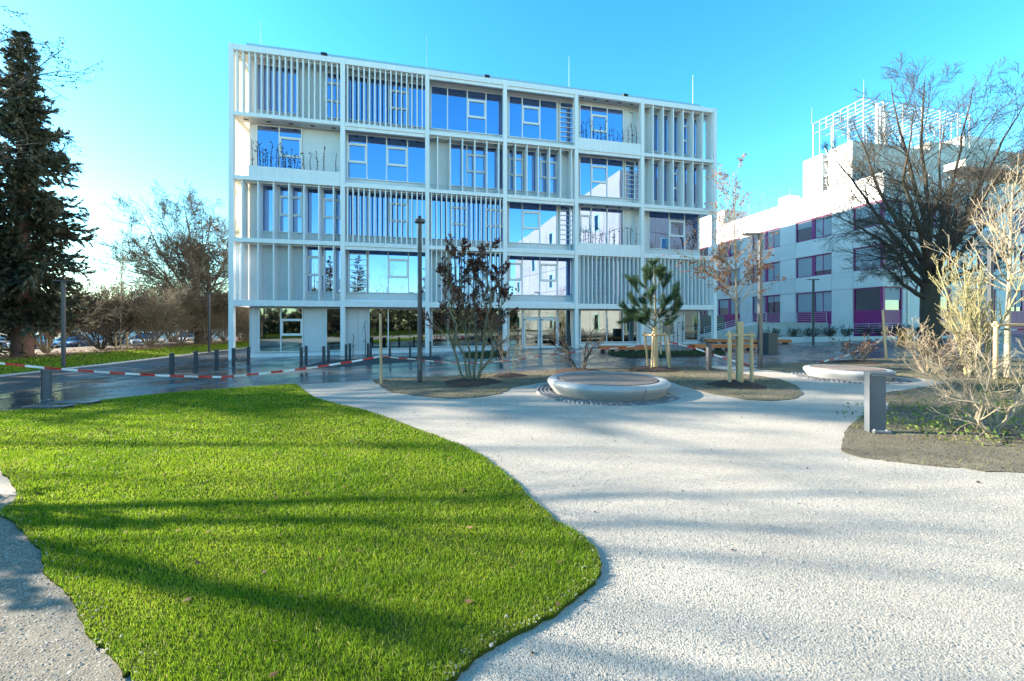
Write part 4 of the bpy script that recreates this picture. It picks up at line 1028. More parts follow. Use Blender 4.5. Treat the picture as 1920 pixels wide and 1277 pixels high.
# --- right hand side: big tree, shrubs, staked young tree
bt = gp(1744, 652)
bare_tree('bare_tree', 'large spreading bare tree with a thick dark trunk in front of the purple windowed building', (bt[0], bt[1], bt[2]), 15.6, .46, 4.0, 13, 1.05, 56, 'bark', 1.7, (.05,0),
    limbs=[[(1744,545),(1712,520),(1690,480),(1655,450),(1610,425),(1565,400)],[(1744,565),(1718,548),(1690,528),(1672,505,-1),(1640,492,-2)],[(1743,520),(1715,460),(1680,410),(1655,360),(1630,290),(1602,230)],
           [(1742,520),(1735,440),(1715,370),(1690,300),(1672,220),(1660,160)],[(1743,515),(1747,420),(1740,340),(1735,260),(1742,180),(1748,128)],[(1746,520),(1765,440),(1785,370),(1800,290),(1815,210),(1832,150)],
           [(1747,520),(1785,450),(1820,390),(1850,320),(1880,250),(1905,195)],[(1748,530),(1790,490),(1830,450),(1880,400),(1930,350),(1985,300)],[(1748,550),(1790,515),(1850,490),(1925,450)],
           [(1744,520),(1725,430,-2),(1700,340,-3),(1712,230,-4)],[(1745,520),(1770,420,3),(1762,330,4),(1782,200,5)],[(1743,530),(1700,470,2),(1640,400,3),(1592,330,4),(1555,285,4)],[(1746,520),(1800,430,-3),(1850,360,-5),(1890,300,-6)]], k2=(9,8,7), lr2=(.36,.5,.65), minr=.006)
s7 = (7.25, 6.0, gz(7.25)+.03)
def px_one(base, lst):
    return [[tuple(np.array(at(px, py, base[1]+dy)) - np.array(base)) for px, py, dy in st] for st in lst]
shrub('pale_shrub', 'bare shrub of pale arching stems in the right foreground bed', s7, 2.6, 0, 0, 25, 'barkpale', r=.019,
      stems=[[(a*.62,b*.62,c*.74) for a,b,c in q] for q in [[(0,0,-.05),(-.35,.05,.45),(-.85,.15,.95),(-1.45,.2,1.30)],[(0,.1,-.05),(-.28,.1,.55),(-.62,.3,1.15),(-1.15,.5,1.75)],[(.05,0,-.05),(-.15,-.1,.6),(-.32,-.2,1.25),(-.75,-.3,1.9)],
             [(.1,.05,-.05),(.12,.15,.7),(.05,.3,1.4),(-.1,.4,2.1)],[(.12,0,-.05),(.45,-.1,.6),(.8,-.2,1.2),(1.2,-.3,1.8)],[(-.05,-.05,-.05),(-.5,-.25,.35),(-1.0,-.4,.75),(-1.7,-.5,1.0)],
             [(.05,-.05,-.05),(.2,-.3,.6),(.3,-.5,1.2),(.2,-.7,1.9)],[(-.02,.1,-.05),(-.35,.4,.5),(-.7,.7,1.0),(-1.25,1.0,1.5)]]],
      lv=(9,5,3), ang=.7, minr=.0017, up=.05, wob=.09, lr2=.34)
shrub('pollarded_shrub', 'dense yellowish shrub with upright clubbed twigs right of the bare tree trunk', (13.8, 12.0, gz(13.8)), 3.5, 10, .36, 26, 'barkyel', r=.04, lv=(10,5,4), ang=.5, up=.16, minr=.0045, lr2=.32)
s9 = (14.45, 11.5, gz(14.45)+.03)
def staked_tree(base):
    global rng
    old = rng; rng = np.random.default_rng(51)
    T = thing('young_tree', 'pale barked young tree in a stake frame at the right edge, long bare side shoots', 'tree', base)
    tr = resample([(-.15,0,-.1),(-.15,0,1.3),(-.1,0,2.6),(-.05,0,4.2),(0,0,5.6)], 10); R = np.linspace(.075,.012,11)[None]
    wood('trunk', [(tr[None], R, 10)], M['barkpale'], T)
    P1, R1 = spawn(tr[None], R, 34, .42, .98, 1.0, .36, 8, .07, .14, .5, .3, .3, taper=.6)
    P2, R2 = spawn(P1, R1, 6, .15, .97, .55, .45, 5, .08, .10, .6, .4, .3)
    P3, R3 = spawn(P2, R2, 3, .15, 1, .55, .5, 3, .1, .08, .7, .5, .3)
    wood('branches', [(P1,np.maximum(R1,.007),5),(P2,np.maximum(R2,.005),4),(P3,np.maximum(R3,.004),3)], M['barkpale'], T)
    rng = old
staked_tree(s9)
stakes('timber stake frame round the pale young tree at the right edge', s9, [(-.62,-.1,-.60,-.1),(.28,-.12,.27,-.1),(-.15,.5,-.15,.48)], 1.62, rr=.055)
shrub('dark_shrub', 'dark twiggy shrub low between the yellowish shrub and the right foreground bed', (13.0, 11.8, gz(13.0)), 1.3, 10, .85, 27, 'bark', r=.014, lv=(7,4,0), minr=.005, leaves=('brownleaf', 1, .05, .2, 1.1))
shrub('tawny_shrub', 'tawny tangled shrub under the pollarded yellowish shrub', (13.2, 12.6, gz(13.2)), 1.6, 11, 1.0, 28, 'barktan', r=.016, lv=(8,5,0), minr=.005)
def ivy_patch():
    n = 2600; X = rng.uniform(6.0, 10.5, n); Y = rng.uniform(5.4, 8.0, n); k = (np.sin(X*2.1)*np.cos(Y*1.9+X)+rng.normal(0,.4,n)) > .15
    X, Y = X[k], Y[k]; P = np.stack([X, Y, vgz(X)+.04+rng.gamma(1.6,.06,len(X))], 1)
    tag(link('ground_cover', leafcards(P, .05, M['ivy'], 'ground_cover', False, .7)), kind='stuff')
    X, Y = scatter(bed3_P, 9000, (7,14,4.5,10)); k = (np.hypot((X-7.6)/2.2, (Y-5.7)/.9) < 1); X, Y = X[k], Y[k]
    P = np.stack([X, Y, vgz(X)+.045], 1)
    tag(link('bark_chips', leafcards(P, .05, M['mulch'], 'bark_chips', True, .5)), kind='stuff')
ivy_patch()

# --- left hand side
spruce('spruce_tree', 'tall dark spruce with a reddish trunk on the verge left of the road', (-29.5, 24.0, gz(-29.5)+.25), 19.6, 3.7, 61, low=.13, nb=430, bl=13, trunk_r=.5, cards=4)
bl_ = gp(397, 652)
lt = gp(374, 652)
bare_tree('bare_tree', 'broad bare tree with low wide limbs left of the white building', (lt[0], lt[1], lt[2]+.1), 12.6, .40, 1.9, 12, 1.2, 62, 'barkmid', 1.7, (-.1,0),
    limbs=[[(371,612),(360,595),(327,543),(300,505),(255,457),(222,430)],[(371,605),(365,560),(310,492),(268,419),(252,388)],[(371,605),(362,533),(320,454),(293,398)],[(370,608),(345,570),(310,526),(241,508),(180,484)],
           [(373,608),(378,580),(396,533),(433,474)],[(374,612),(385,595),(414,574),(440,556)],[(372,600),(369,547),(386,460),(402,388)],[(371,600),(361,495),(357,443),(344,370)],[(371,605),(350,540,2),(335,480,3),(318,410,4)],
           [(371,605),(340,555,-2),(290,500,-4),(240,470,-5)],[(372,605),(375,530,3),(380,450,4),(372,372,5)],[(373,605),(390,560,-2),(415,500,-4),(428,440,-5)]], k2=(11,8,7), lr2=(.38,.52,.65), minr=.0085)
bare_tree('scots_pine', 'brownish pine with a rounded crown behind the bare tree beside the white building', (-31.3, 41, gz(-31.3)+.2), 13.6, .22, 7.0, 9, 1.25, 63, 'barkmid', .9, leaves=('pinefar', 1, .30, .5, 1.1), lr=.75)
bare_tree('far_bare_tree', 'slender far bare tree left of the broad roadside tree', (-40, 50, gz(-40)), 11.5, .16, 3, 7, .6, 64, 'barktan', .8, group='far bare trees on the left')
bare_tree('far_bare_tree', 'second slender far bare tree nearer the spruce', (-46, 50, gz(-46)), 10.5, .16, 3, 7, .6, 65, 'barktan', .8, group='far bare trees on the left')
bushes = [(-31,26.5,4.0,'low thorny bush directly right of the spruce trunk'),(-31.5,30.5,4.4,'dark arching bush beside the left lamp post'),(-30.5,33.5,4.3,'grey twiggy bush behind the staked sapling'),(-30,36,4.8,'tangled bush right of the staked sapling'),
          (-29.8,38.5,4.8,'tawny dense bush in the middle of the roadside row'),(-29.5,41,4.4,'tan rounded bush under the bare tree limbs'),(-29.3,44,3.6,'low tan bush nearest the white building corner'),(-33,22,4.0,'thin dark bush left of the spruce trunk'),(-32,47,4.0,'straggly bush behind the bare roadside tree'),(-34.5,34.5,4.6,'dark bush further back before the parked cars'),(-35,41,4.6,'grey bush behind the row, before the second car row'),(-33.5,44,4.8,'tan bush behind the row near the broad bare tree'),(-38,38,4.4,'thin bush further back beside the blue car'),(-30.5,47.5,4.4,'tan bush behind the row beside the lamp post'),(-27.5,48,4.0,'last tan bush of the row beside the white column')]
for i, (x, y, h, lab) in enumerate(bushes):
    shrub('roadside_bush', lab, (x, y, gz(x)+.35), h*1.12, 14, .8, 70+i, 'barktan' if i not in (1, 7, 9) else 'bark', r=.045, lv=(10,7,5), up=.05, minr=.011, group='bare bushes along the road')
for i, (x, y, h) in enumerate([(-25.5,40.5,3.2),(-25.2,45,3.0),(-25.5,50,3.4),(-24,54,3.2),(-22.5,58,3.4),(-21,60,3.0)]):
    shrub('hedge_shrub', 'tan leafless hedge shrub %s' % ['behind the bare roadside tree trunk','just left of the white corner column','seen through the open corner of the white building','second one seen through the open building corner','far one beside the road beyond the building','last one at the road end'][i], (x, y, gz(x)+.2), h, 12, .7, 90+i, 'barktan', r=.03, lv=(8,6,4), up=.05, minr=.012, group='far hedge shrubs')
sb = gp(226, 663)
def sapling(base):
    T = thing('sapling', 'thin bare sapling tied to stakes among the roadside bushes', 'tree', base)
    tr = resample([(0,0,-.1),(.02,0,2.2),(.05,0,4.4),(.02,0,7.0)], 10); R = np.linspace(.05,.008,11)[None]
    wood('trunk', [(tr[None], R, 6)], M['barkpale'], T)
    P1, R1 = spawn(tr[None], R, 22, .45, 1, .5, .24, 5, .06, .1, .5, .4, .3); P2, R2 = spawn(P1, R1, 4, .2, 1, .5, .5, 3, .08, .05, .6, .5)
    wood('branches', [(P1,np.maximum(R1,.008),4),(P2,np.maximum(R2,.006),3)], M['barktan'], T)
sapling((sb[0], sb[1], sb[2]+.2))
stakes('stake frame round the thin roadside sapling', (sb[0], sb[1], sb[2]+.2), [(-.25,-.1,-.25,-.1),(.55,0,.5,0),(.1,.4,.1,.4)], 1.45, rr=.06)
# far bare trees over the bushes and a wooded rise
for i, (x, y, h, lab) in enumerate([(-40,62,10,'far bare tree above the middle of the roadside bushes'),(-52,66,9,'far bare tree between spruce and roadside bushes'),(-33,70,9,'far bare tree behind the broad roadside tree'),(-62,60,8,'far bare tree glimpsed right of the spruce')]):
    bare_tree('far_bare_tree', lab, (x, y, gz(x)), h, .2, 2.0, 7, .9, 100+i, 'barktan', .8, group='far bare trees on the left')
def hill():
    V = []; nx, ny = 60, 8
    for j in range(ny+1):
        for i in range(nx+1):
            x = -260 + 330*i/nx; y = 190 + 120*j/ny
            z = -4 + (22*math.exp(-((x+120)/90)**2) + 12)*math.sin(math.pi*j/ny*.5) + random.uniform(-1,1.6)
            V.append((x, y, z))
    tag(MB().add(V, [(j*(nx+1)+i, j*(nx+1)+i+1, (j+1)*(nx+1)+i+1, (j+1)*(nx+1)+i) for j in range(ny) for i in range(nx)]).build('hill', pmat('wooded_hill', (.10,.085,.07), (.22,.15,.10), rough=1, scale=.25, bump=1, bscale=1), smooth=True), kind='structure')
    n = 9000; x = rng.uniform(-260,70,n); t = rng.uniform(0,1,n); y = 190+120*t; z = -4 + (22*np.exp(-((x+120)/90)**2)+12)*np.sin(np.pi*t*.5)
    P = np.stack([x,y,z+rng.uniform(0,4,n)],1)
    tag(link('hill_wood', leafcards(P, 3.2, M['rustleaf'], 'hill_wood', False, .8, np.clip(rng.normal(.1,.15,n),0,1))), kind='stuff')
hill()
def low_block(name, label, x0, x1, y0, y1, z1, mat, wins=0):
    T = thing(name, label, 'building', (x0, y0, gz(x0)))
    MB().box(0, x1-x0, 0, y1-y0, -1, z1).build('wall', M[mat], T); MB().box(-.3, x1-x0+.3, -.3, y1-y0+.3, z1, z1+.25).build('roof', M['soffit'], T)
    for i in range(wins):
        a = (x1-x0)*(i+.2)/wins; w = (x1-x0)*.6/wins
        f = MB().box(a, a+w, -.04, .0, z1*.35, z1*.8).build('window', M['frame'], T); MB().box(a+.08, a+w-.08, -.06, -.04, z1*.35+.08, z1*.8-.08).build('pane', M['glass_purple'], f)
low_block('low_building', 'long low grey building behind the parked cars', -74, -48, 66, 74, 4.2, 'core', 7)
low_block('low_building', 'pale low hall seen through the open corner of the white building', -46, -18, 74, 84, 4.2, 'panel', 0)

# tree whose outer boughs hang into the upper left corner
def overhang():
    global rng
    old = rng; rng = np.random.default_rng(77)
    base = (-24.5, 13.5, gz(-24.5))
    T = thing('bare_larch', 'budding tree beyond the left edge with thin boughs reaching into the upper left corner', 'tree', base)
    tr = resample([(0,0,-.2),(.1,0,5),(.3,.2,10),(.4,.2,17)], 10); R = np.linspace(.3,.05,11)[None]
    wood('trunk', [(tr[None], R, 10)], M['bark'], T)
    B0 = np.array(base)
    tgt = [[(-60,230,14),(20,165,14.5),(90,130,15),(165,138,15)],[(-60,230,14),(40,150,14.5),(100,105,15),(118,92,15)],[(-80,200,14),(30,130,14.3),(85,160,14.6),(128,188,14.6)],
           [(-60,120,14),(-10,80,14.4),(20,70,14.6),(62,72,14.6)],[(-80,60,14),(-30,20,14.2),(0,0,14.4),(14,12,14.4)],[(-60,90,14),(0,60,14.2),(50,82,14.4),(90,84,14.4)],
           [(-80,330,14),(20,300,14.3),(80,292,14.5),(118,290,14.5)],[(-80,330,14),(30,270,14.2),(90,268,14.4),(120,252,14.4)]]
    P1 = []
    for br in tgt:
        pts = [np.array(at(*q)) - B0 for q in br]; root = np.array([.3,.15,max(2,pts[0][2]-1.0)])
        P1.append(resample([root]+pts, 10))
    P1 = np.stack(P1); R1 = radii(np.full(len(P1),.05),10,.2)
    Pe, Re = spawn(tr[None], R, 26, .25, .98, 1.1, .33, 10, .06, .03, .4, .2, .3, taper=.6)
    P1 = np.concatenate([P1, Pe]); R1 = np.concatenate([R1, Re])
    P2, R2 = spawn(P1, R1, 12, .3, 1, .75, .16, 5, .10, .0, .5, .4, .3, taper=.3)
    P3, R3 = spawn(P2, R2, 5, .1, 1, .8, .45, 3, .12, -.02, .6, .5, .3)
    wood('branches', [(P1,R1,5),(P2,np.maximum(R2,.007),4),(P3,np.maximum(R3,.005),3)], M['bark'], T)
    pts = pick(P3, .0, 1, 3); link('buds', leafcards(pts, .07, M['pinefar'], 'buds', False, .7), T)
    rng = old
overhang()
# evergreens and bare trees beyond the left edge: they throw the long shadows over lawn and gravel
for i, (x, y, h, r_) in enumerate([(-33,14.6,19,3.8),(-35,18.4,21,4.4),(-32.5,22.6,20,4.4)]):
    spruce('spruce_tree', ['spruce just beyond the left edge, nearest the road bend','dense spruce beyond the left edge, middle one','spruce beyond the left edge, next to the visible spruce'][i], (x, y, gz(x)), h, r_, 110+i, low=.06, nb=330, bl=11, cards=2, trunk_r=.3, group='spruces beyond the left edge')
for i, (x, y, h, r_, fk) in enumerate([(-13.0,5.0,9,.27,2.6),(-24,11.0,11,.2,2.5),(-33,11.5,13,.25,3),(-26,8.2,14,.24,3)]):
    bare_tree('bare_tree', ['slim bare tree beyond the left edge near the lawn','bare tree beyond the left edge by the road','taller bare tree beyond the left edge across the road','bare tree beyond the left edge near the soil path'][i], (x, y, gz(x)), h, r_, fk, 5, .75, 120+i, 'bark', .42, group='bare trees beyond the left edge')
shrub('bush', 'leafy bush beyond the left edge beside the soil path', (-7.3, 3.7, gz(-7.3)), 1.5, 12, .7, 130, 'barktan', r=.03, lv=(8,5,3), minr=.006, leaves=('ivy', 2, .09, .05, 1.2))
# park trees behind the camera, mirrored in the ground floor windows
for i, (x, y, h, k) in enumerate([(-20,-16,12,0),(-11,-20,13,1),(-3,-17,12,0),(6,-22,14,1),(14,-18,11,0),(-28,-12,13,1),(-6,-30,15,1),(20,-32,15,0)]):
    lab = 'park tree behind the viewer, mirrored in the glazing, ' + ['by the road','dark one left of centre','bare one at the centre','dark one right of centre','bare one near the cream block','dark one furthest left','dark one far back','bare one far back right'][i]
    if k: spruce('park_spruce', lab, (x, y, gz(x)), h, 3.6, 140+i, low=.05, nb=200, bl=9, cards=2, group='park trees behind the viewer')
    else: bare_tree('park_tree', lab, (x, y, gz(x)), h, .22, 2.4, 7, .9, 140+i, 'bark', .8, group='park trees behind the viewer')
def park_wood():
    n = 16000; x = rng.uniform(-70,60,n); y = rng.uniform(-52,-38,n); top = 5.5+2.5*np.sin(x*.35)+1.5*np.sin(x*.9+2)
    P = np.stack([x, y, top*rng.uniform(0,1,n)**.8], 1)
    tag(link('park_wood', leafcards(P, 1.1, M['parkleaf'], 'park_wood', False, .7)), kind='stuff')
park_wood()
tag(sheet('park_lawn', [Vector(p) for p in [(-30,-8.05),(26,-8.05),(26,-60),(-30,-60)]], .03, M['turfsoil']), kind='structure')

# ------------------------------------------------------------------ street furniture
def lamp_post(label, base, h, kind):
    T = thing('lamp_post', label, 'lamp post', base, group='lamp posts')
    m = M['dark'] if kind != 'arm' else M['lampgrey']
    if kind == 'disc':
        MB().bar((0,0,-.1),(0,0,h),.078,14,.062).build('pole', m, T, True)
        MB().lathe([(.0,h-.16),(.155,h-.15),(.17,h-.11),(.16,h-.05),(.07,h-.02),(.0,h-.02)],20,closed=False).build('luminaire', M['dark'], T, True)
        MB().bar((0,0,h-.02),(0,0,h+.07),.062,12,.04).build('cap', M['black'], T, True)
        MB().box(-.04,.04,-.085,-.07,.4,.75).build('service_door', M['bollardlight'], T)
    elif kind == 'arm':
        MB().box(-.065,.065,-.065,.065,-.1,h).build('pole', m, T, bevel=.012)
        MB().box(-.62,.07,-.09,.09,h+.002,h+.075).build('luminaire', m, T, bevel=.015); MB().box(-.58,-.12,-.07,.07,h-.012,h+.0).build('lens', M['blind'], T)
    else:
        MB().box(-.06,.06,-.06,.06,-.1,h).build('pole', m, T, bevel=.01)
        MB().box(-.42,.42,-.10,.10,h+.002,h+.06).build('luminaire', m, T, bevel=.015)
    MB().lathe([(.08,.0),(.16,.0),(.16,.02),(.08,.02)],20).build('base_collar', M['dark'], T)
    return T
b = gp(787,719); lamp_post('round dark lamp post with a disc head left of the brown leaved shrub', b, CAMZ+(HOR-409)/F*b[1]-b[2], 'disc')
b = gp(1425,691); lamp_post('square lamp post with a short arm right of the rust leaved sapling', b, CAMZ+(HOR-441)/F*b[1]-b[2], 'arm')
b = gp(1525,642); lamp_post('slim dark lamp post with a T shaped head before the purple windows', b, CAMZ+(HOR-525)/F*b[1]-b[2], 't')
b = gp(1857,676); lamp_post('lamp post with a short arm behind the yellowish shrub at the right', b, CAMZ+(HOR-459)/F*b[1]-b[2], 'arm')
b = gp(119,692); lamp_post('dark lamp post on the verge in front of the spruce', b, 4.2, 't')
b = gp(392,661); lamp_post('thin far lamp post on the verge left of the white building', (b[0],b[1],b[2]+.05), 4.4, 't')

bol_me = MB().box(-.058,.058,-.058,.058,-.1,.88).mesh('bollard', M['dark'])
cap_me = MB().box(-.064,.064,-.064,.064,.882,.90).mesh('cap', M['dark'])
bl = [(322,706),(367,699),(406,694),(438,689),(466,685),(565,688),(574,683),(607,685),(616,681),(649,679),(656,675.5),(690,676),(695,672.5),(731,673),(769,672.5),(807,670.5)]
where = ['nearest of the left bollard row, by the road','second from the left in the bollard row','third from the left in the bollard row','fourth in the row, in front of the white corner column','fifth in the row, by the building corner','front one of the first pair by the corner window','rear one of the first pair by the corner window','front one of the second pair','rear one of the second pair','front one of the pair at the second column','rear one of the pair at the second column','front one of the pair by the dark gravel','rear one of the pair by the dark gravel','single one right of the leaning pale post','single one left of the round lamp post','last one, at the third column']
for (px, py), wh in zip(bl, where):
    g = gp(px, py); T = thing('bollard', 'slim dark square bollard, ' + wh, 'bollard', g, TH, 'slim dark bollards along the building')
    link('post', bol_me, T); link('cap', cap_me, T)
g = gp(1329, 697); T = thing('bollard', 'dark square bollard at the gravel opening between the two beds', 'bollard', g, TH)
MB().box(-.07,.07,-.07,.07,-.1,1.02).build('post', M['dark'], T, bevel=.008); MB().box(-.15,.15,-.12,.12,.0,.03).build('base_plate', M['dark'], T, bevel=.004)
def bollard_light(label, base, h, w, rz):
    T = thing('bollard_light', label, 'bollard light', base, rz)
    MB().box(-w/2, w/2, -.045, .045, -.05, h).build('post', M['bollardlight'], T, bevel=.006)
    MB().box(-w/2-.012, -w/2-.001, -.075, .06, -.05, h).build('side_plate', M['bollardlight'], T, bevel=.003)
    MB().box(-w/2-.012, w/2+.10, -.085, .075, h+.001, h+.045).build('head', M['bollardlight'], T, bevel=.006)
    MB().box(-w/2+.03, w/2+.06, -.06, .05, h-.012, h-.001).build('lens', M['blind'], T)
    MB().box(-w/2+.02, w/2+.03, -.14, .10, .0, .045).build('base_plate', M['bollardlight'], T, bevel=.01)
    for x in (-.07, .09): MB().bar((x,-.10,.045),(x,-.10,.062),.014,6).build('bolt', M['steel'], T)
b = gp(1642,813); bollard_light('grey flat bollard light with an overhanging head in the right foreground bed', (b[0], b[1], b[2]+.03), .90, .225, -.25)
b = gp(88, 752); bollard_light('grey bollard light at the lawn corner on the left carrying the barrier tape', b, .80, .15, .35)
for px, py, ln, lab in ((90,769,1.05,'dark flat metal profile lying on the lawn edge, nearer the viewer'),(139,761,1.10,'dark flat metal profile lying on the paving edge behind the nearer one')):
    b = gp(px, py); T = thing('metal_profile', lab, 'metal bar', (b[0], b[1], b[2]+.05), -.04)
    MB().box(-ln/2, ln/2, -.11, .11, .0, .05).build('profile', M['dark'], T, bevel=.006); MB().box(ln/2-.12, ln/2+.02, -.13, .13, .051, .075).build('end_plate', M['bollardlight'], T)

def round_bench(zs, label, c, R, jt):
    T = thing('round_bench', label, 'bench', c)
    k = R/1.52; T.scale = (1,1,zs)
    prof = [(1.26*k,0),(1.35*k,.0),(1.40*k,.10),(1.47*k,.22),(1.515*k,.32),(1.52*k,.37),(1.50*k,.415),(1.46*k,.45),(1.41*k,.468),(1.28*k,.462),(1.25*k,.44),(1.245*k,.30)]
    for i in range(3):
        a = jt + i*2*math.pi/3
        MB().lathe(prof, 30, a+.006, a+2*math.pi/3-.006).build('rim_segment', M['benchconc'], T, True)
    n = 15; r = 1.225*k; w = 2*r/n
    for i in range(n):
        y = -r + w*(i+.5); L = math.sqrt(max(.02, r*r - max(abs(y-w/2), abs(y+w/2))**2)); L2 = math.sqrt(max(.02, r*r-y*y))
        zz = .474 + random.uniform(-.002,.004)
        xl = lambda q: math.sqrt(max(.01, r*r-q*q))
        y0, y1 = y-w/2+.006, y+w/2-.006; a0, a1 = xl(y0), xl(y1)
        V = [(-a0,y0,zz-.035),(a0,y0,zz-.035),(a1,y1,zz-.035),(-a1,y1,zz-.035),(-a0,y0,zz),(a0,y0,zz),(a1,y1,zz),(-a1,y1,zz)]
        MB().add(V, [(0,3,2,1),(4,5,6,7),(0,1,5,4),(1,2,6,5),(2,3,7,6),(3,0,4,7)]).build('plank', M['deck'], T)
    MB().lathe([(0,.38),(1.24*k,.38)],40,closed=False).build('underlay', M['black'], T)
    # ring of small setts laid round the foot
    Vv, Ff, tn = [], [], []
    for ring in range(4):
        rr = 1.42*k + .10*ring; m = int(2*math.pi*rr/.105)
        for j in range(m):
            a0, a1 = 2*math.pi*(j+.06+.5*(ring % 2))/m, 2*math.pi*(j+.94+.5*(ring % 2))/m; r0, r1 = rr+.006, rr+.094; z = .03+random.uniform(-.004,.006); o = len(Vv)
            for zz in (-.03, z):
                for (q, t) in ((r0,a0),(r1,a0),(r1,a1),(r0,a1)): Vv.append((q*math.cos(t), q*math.sin(t), zz))
            Ff += [(o+4,o+5,o+6,o+7),(o,o+1,o+5,o+4),(o+1,o+2,o+6,o+5),(o+2,o+3,o+7,o+6),(o+3,o,o+4,o+7)]; tn += [random.random()]*8
    tag(link('sett_ring', fast_mesh('sett_ring', Vv, [np.array(Ff)], M['cobble'], tn), None, c), kind='stuff')
    return T
c1 = at(1138, 712, 10.45); round_bench(.76, 'near round concrete bench with a grey timber deck, in the gravel before the building', (c1[0], c1[1], gz(c1[0])+.012), 1.56, -1.22)
c2 = at(1588, 690, 12.2); round_bench(.62, 'far round concrete bench with a timber deck, behind the bollard light', (c2[0], c2[1], gz(c2[0])+.012), 1.09, -1.72)

def timber_bench(label, a, b, w=.62, h=.36, feet=6):
    A, Bv = Vector(a[:2]), Vector(b[:2]); d = (Bv-A); L = d.length; rz = math.atan2(d.y, d.x)
    T = thing('timber_bench', label, 'bench', (A.x, A.y, gz((A.x+Bv.x)/2)), rz, 'long orange timber benches')
    for i in range(6):
        y = w*(i+.05)/6; MB().box(0, L, y, y+w*.90/6, h-.10, h).build('plank', M['larch'], T, bevel=.006)
    for y in (-.062, w+.012): MB().box(0, L, y, y+.05, .14, h-.02).build('side_board', M['larch'], T, bevel=.006)
    for i in range(feet):
        x = .25+(L-.5)*i/(feet-1); MB().box(x-.09, x+.09, .05, w-.05, -.1, h-.105).build('foot', M['black'], T)
    return T
timber_bench('long orange timber bench behind the young pine', gp(1124,661), gp(1232,659.5))
timber_bench('orange timber bench behind the rust leaved sapling', gp(1302,658), gp(1421,656))
timber_bench('further orange timber bench running behind the dark planter box', gp(1325,646), gp(1484,645))

def bin_box(name, label, cat, base, w, d, h, rz, mat='dark'):
    T = thing(name, label, cat, base, rz)
    MB().box(-w/2,w/2,-d/2,d/2,-.05,h).build('body', M[mat], T, bevel=.012); MB().box(-w/2+.03,w/2-.03,-d/2+.03,d/2-.03,h+.001,h+.02).build('top', M['black'], T)
    return T
bin_box('planter_box', 'dark grey cube shaped box beside the square lamp post', 'bin', gp(1441,661), .62, .62, 1.05, TH)
bin_box('litter_bin', 'dark upright bin at the column left of the entrance doors', 'bin', gp(936,660), .38, .38, .82, TH)
T = bin_box('grit_box', 'orange box with a white notice beside the railing', 'box', gp(1697,645), .62, .5, .98, TH, 'orange')
MB().box(-.24,.12,-.262,-.252,.66,.90).build('notice', M['paper'], T)

# info sign behind the pine
g = gp(1243, 668); T = thing('info_sign', 'small dark notice board on a post behind the young pine', 'sign', g, TH)
MB().bar((-.14,0,-.1),(-.14,0,1.9),.06,8).build('post', M['stake'], T, True); MB().box(-.05,.55,-.07,-.04,1.12,1.75).build('board', M['signgreen'], T); MB().box(-.09,.59,-.085,-.03,1.752,1.80).build('frame', M['dark'], T)
for k in range(3): MB().box(.05,.45-.08*k,-.074,-.0705,1.5-.09*k,1.52-.09*k).build('text_line', M['blind'], T)

# leaning posts
def post(name, label, a, b, r, mat='stake'):
    T = thing(name, label, 'post', a); d = Vector(b) - Vector(a)
    MB().bar((0,0,-.1), tuple(d), r, 10, r*.9).build('pole', M[mat], T, True); return T
pa = gp(715,721); post('timber_post', 'leaning pale timber post at the gravel edge with barrier tape tied to it', pa, at(713,588,pa[1]), .042)
pb = gp(1257,690); post('timber_post', 'thin grey pole standing right of the pine stakes', pb, at(1253,600,pb[1]), .04, 'barktan')
pc = gp(1662,673); post('timber_post', 'leaning pale post behind the far round bench with tape tied to it', pc, at(1655,581,pc[1]), .05)

# red and white barrier tape
def tape(label, pts, sag=.0, w=.06):
    P = [Vector(at(*p)) for p in pts]; C = []
    for i in range(len(P)-1):
        n = 18
        for j in range(n):
            t = j/n; q = P[i].lerp(P[i+1], t); q.z -= sag*4*t*(1-t)*(P[i+1]-P[i]).length*.05; C.append(q)
    C.append(P[-1]); C = [np.array(c) for c in C]
    tot = sum(np.linalg.norm(C[i+1]-C[i]) for i in range(len(C)-1)); R = resample(C, max(8, int(tot/.11)))
    k = 3; mb = MB(); V = []; n = len(R)
    for i in range(n):
        q = R[i]-R[0]; t_ = w/2*np.array([.12*math.sin(i*.9), .25*math.cos(i*.7), .95]); th = np.array([.002,.004,0])
        V += [tuple(q-t_), tuple(q+t_), tuple(q+t_+th), tuple(q-t_+th)]
    fs = [(4*i+a,4*i+4+a,4*i+4+(a+1) % 4,4*i+(a+1) % 4) for i in range(n-1) for a in range(4)]
    mb.add(V, fs); mb.m = [(i//k) % 2 for i in range(n-1) for a in range(4)]
    T = mb.build('barrier_tape', [M['tape_red'], M['tape_white']], None, False, tuple(R[0])); tag(T, label, 'barrier tape', 'red and white barrier tape')
    return T
tape('tape from the left edge to the bollard light and down to the lawn corner', [(-70,673,9.6),(88,690,10.42),(300,704,11.2),(415,707,11.7)], .1)
tape('tape from the lawn corner rising to the leaning pale post', [(415,707,11.7),(520,697,12.0),(640,681,12.3),(714,668,12.46)], .15)
tape('tape sagging behind the round lamp post from the pale post to the thin grey pole', [(714,668,12.5),(772,673,13.4),(860,681,14.4),(930,678,15.0),(1010,668,15.6),(1095,658,15.6),(1255,641,15.5)], .15, .035)
tape('tape from the thin grey pole down past the bollard to the square lamp post', [(1255,641,15.5),(1300,652,15.4),(1370,675,15.2),(1420,688,15.0)], .1, .06)
tape('tape from the square lamp post past the small shrub up to the leaning post', [(1427,689,15.0),(1500,688,15.8),(1585,667,16.8),(1657,636,17.4)], .1, .06)
tape('straight tape from the orange box across to the right edge', [(1705,621,26),(1800,619,22),(1990,617,18)], .05)
k = MB(); kn = at(418,709,11.7)
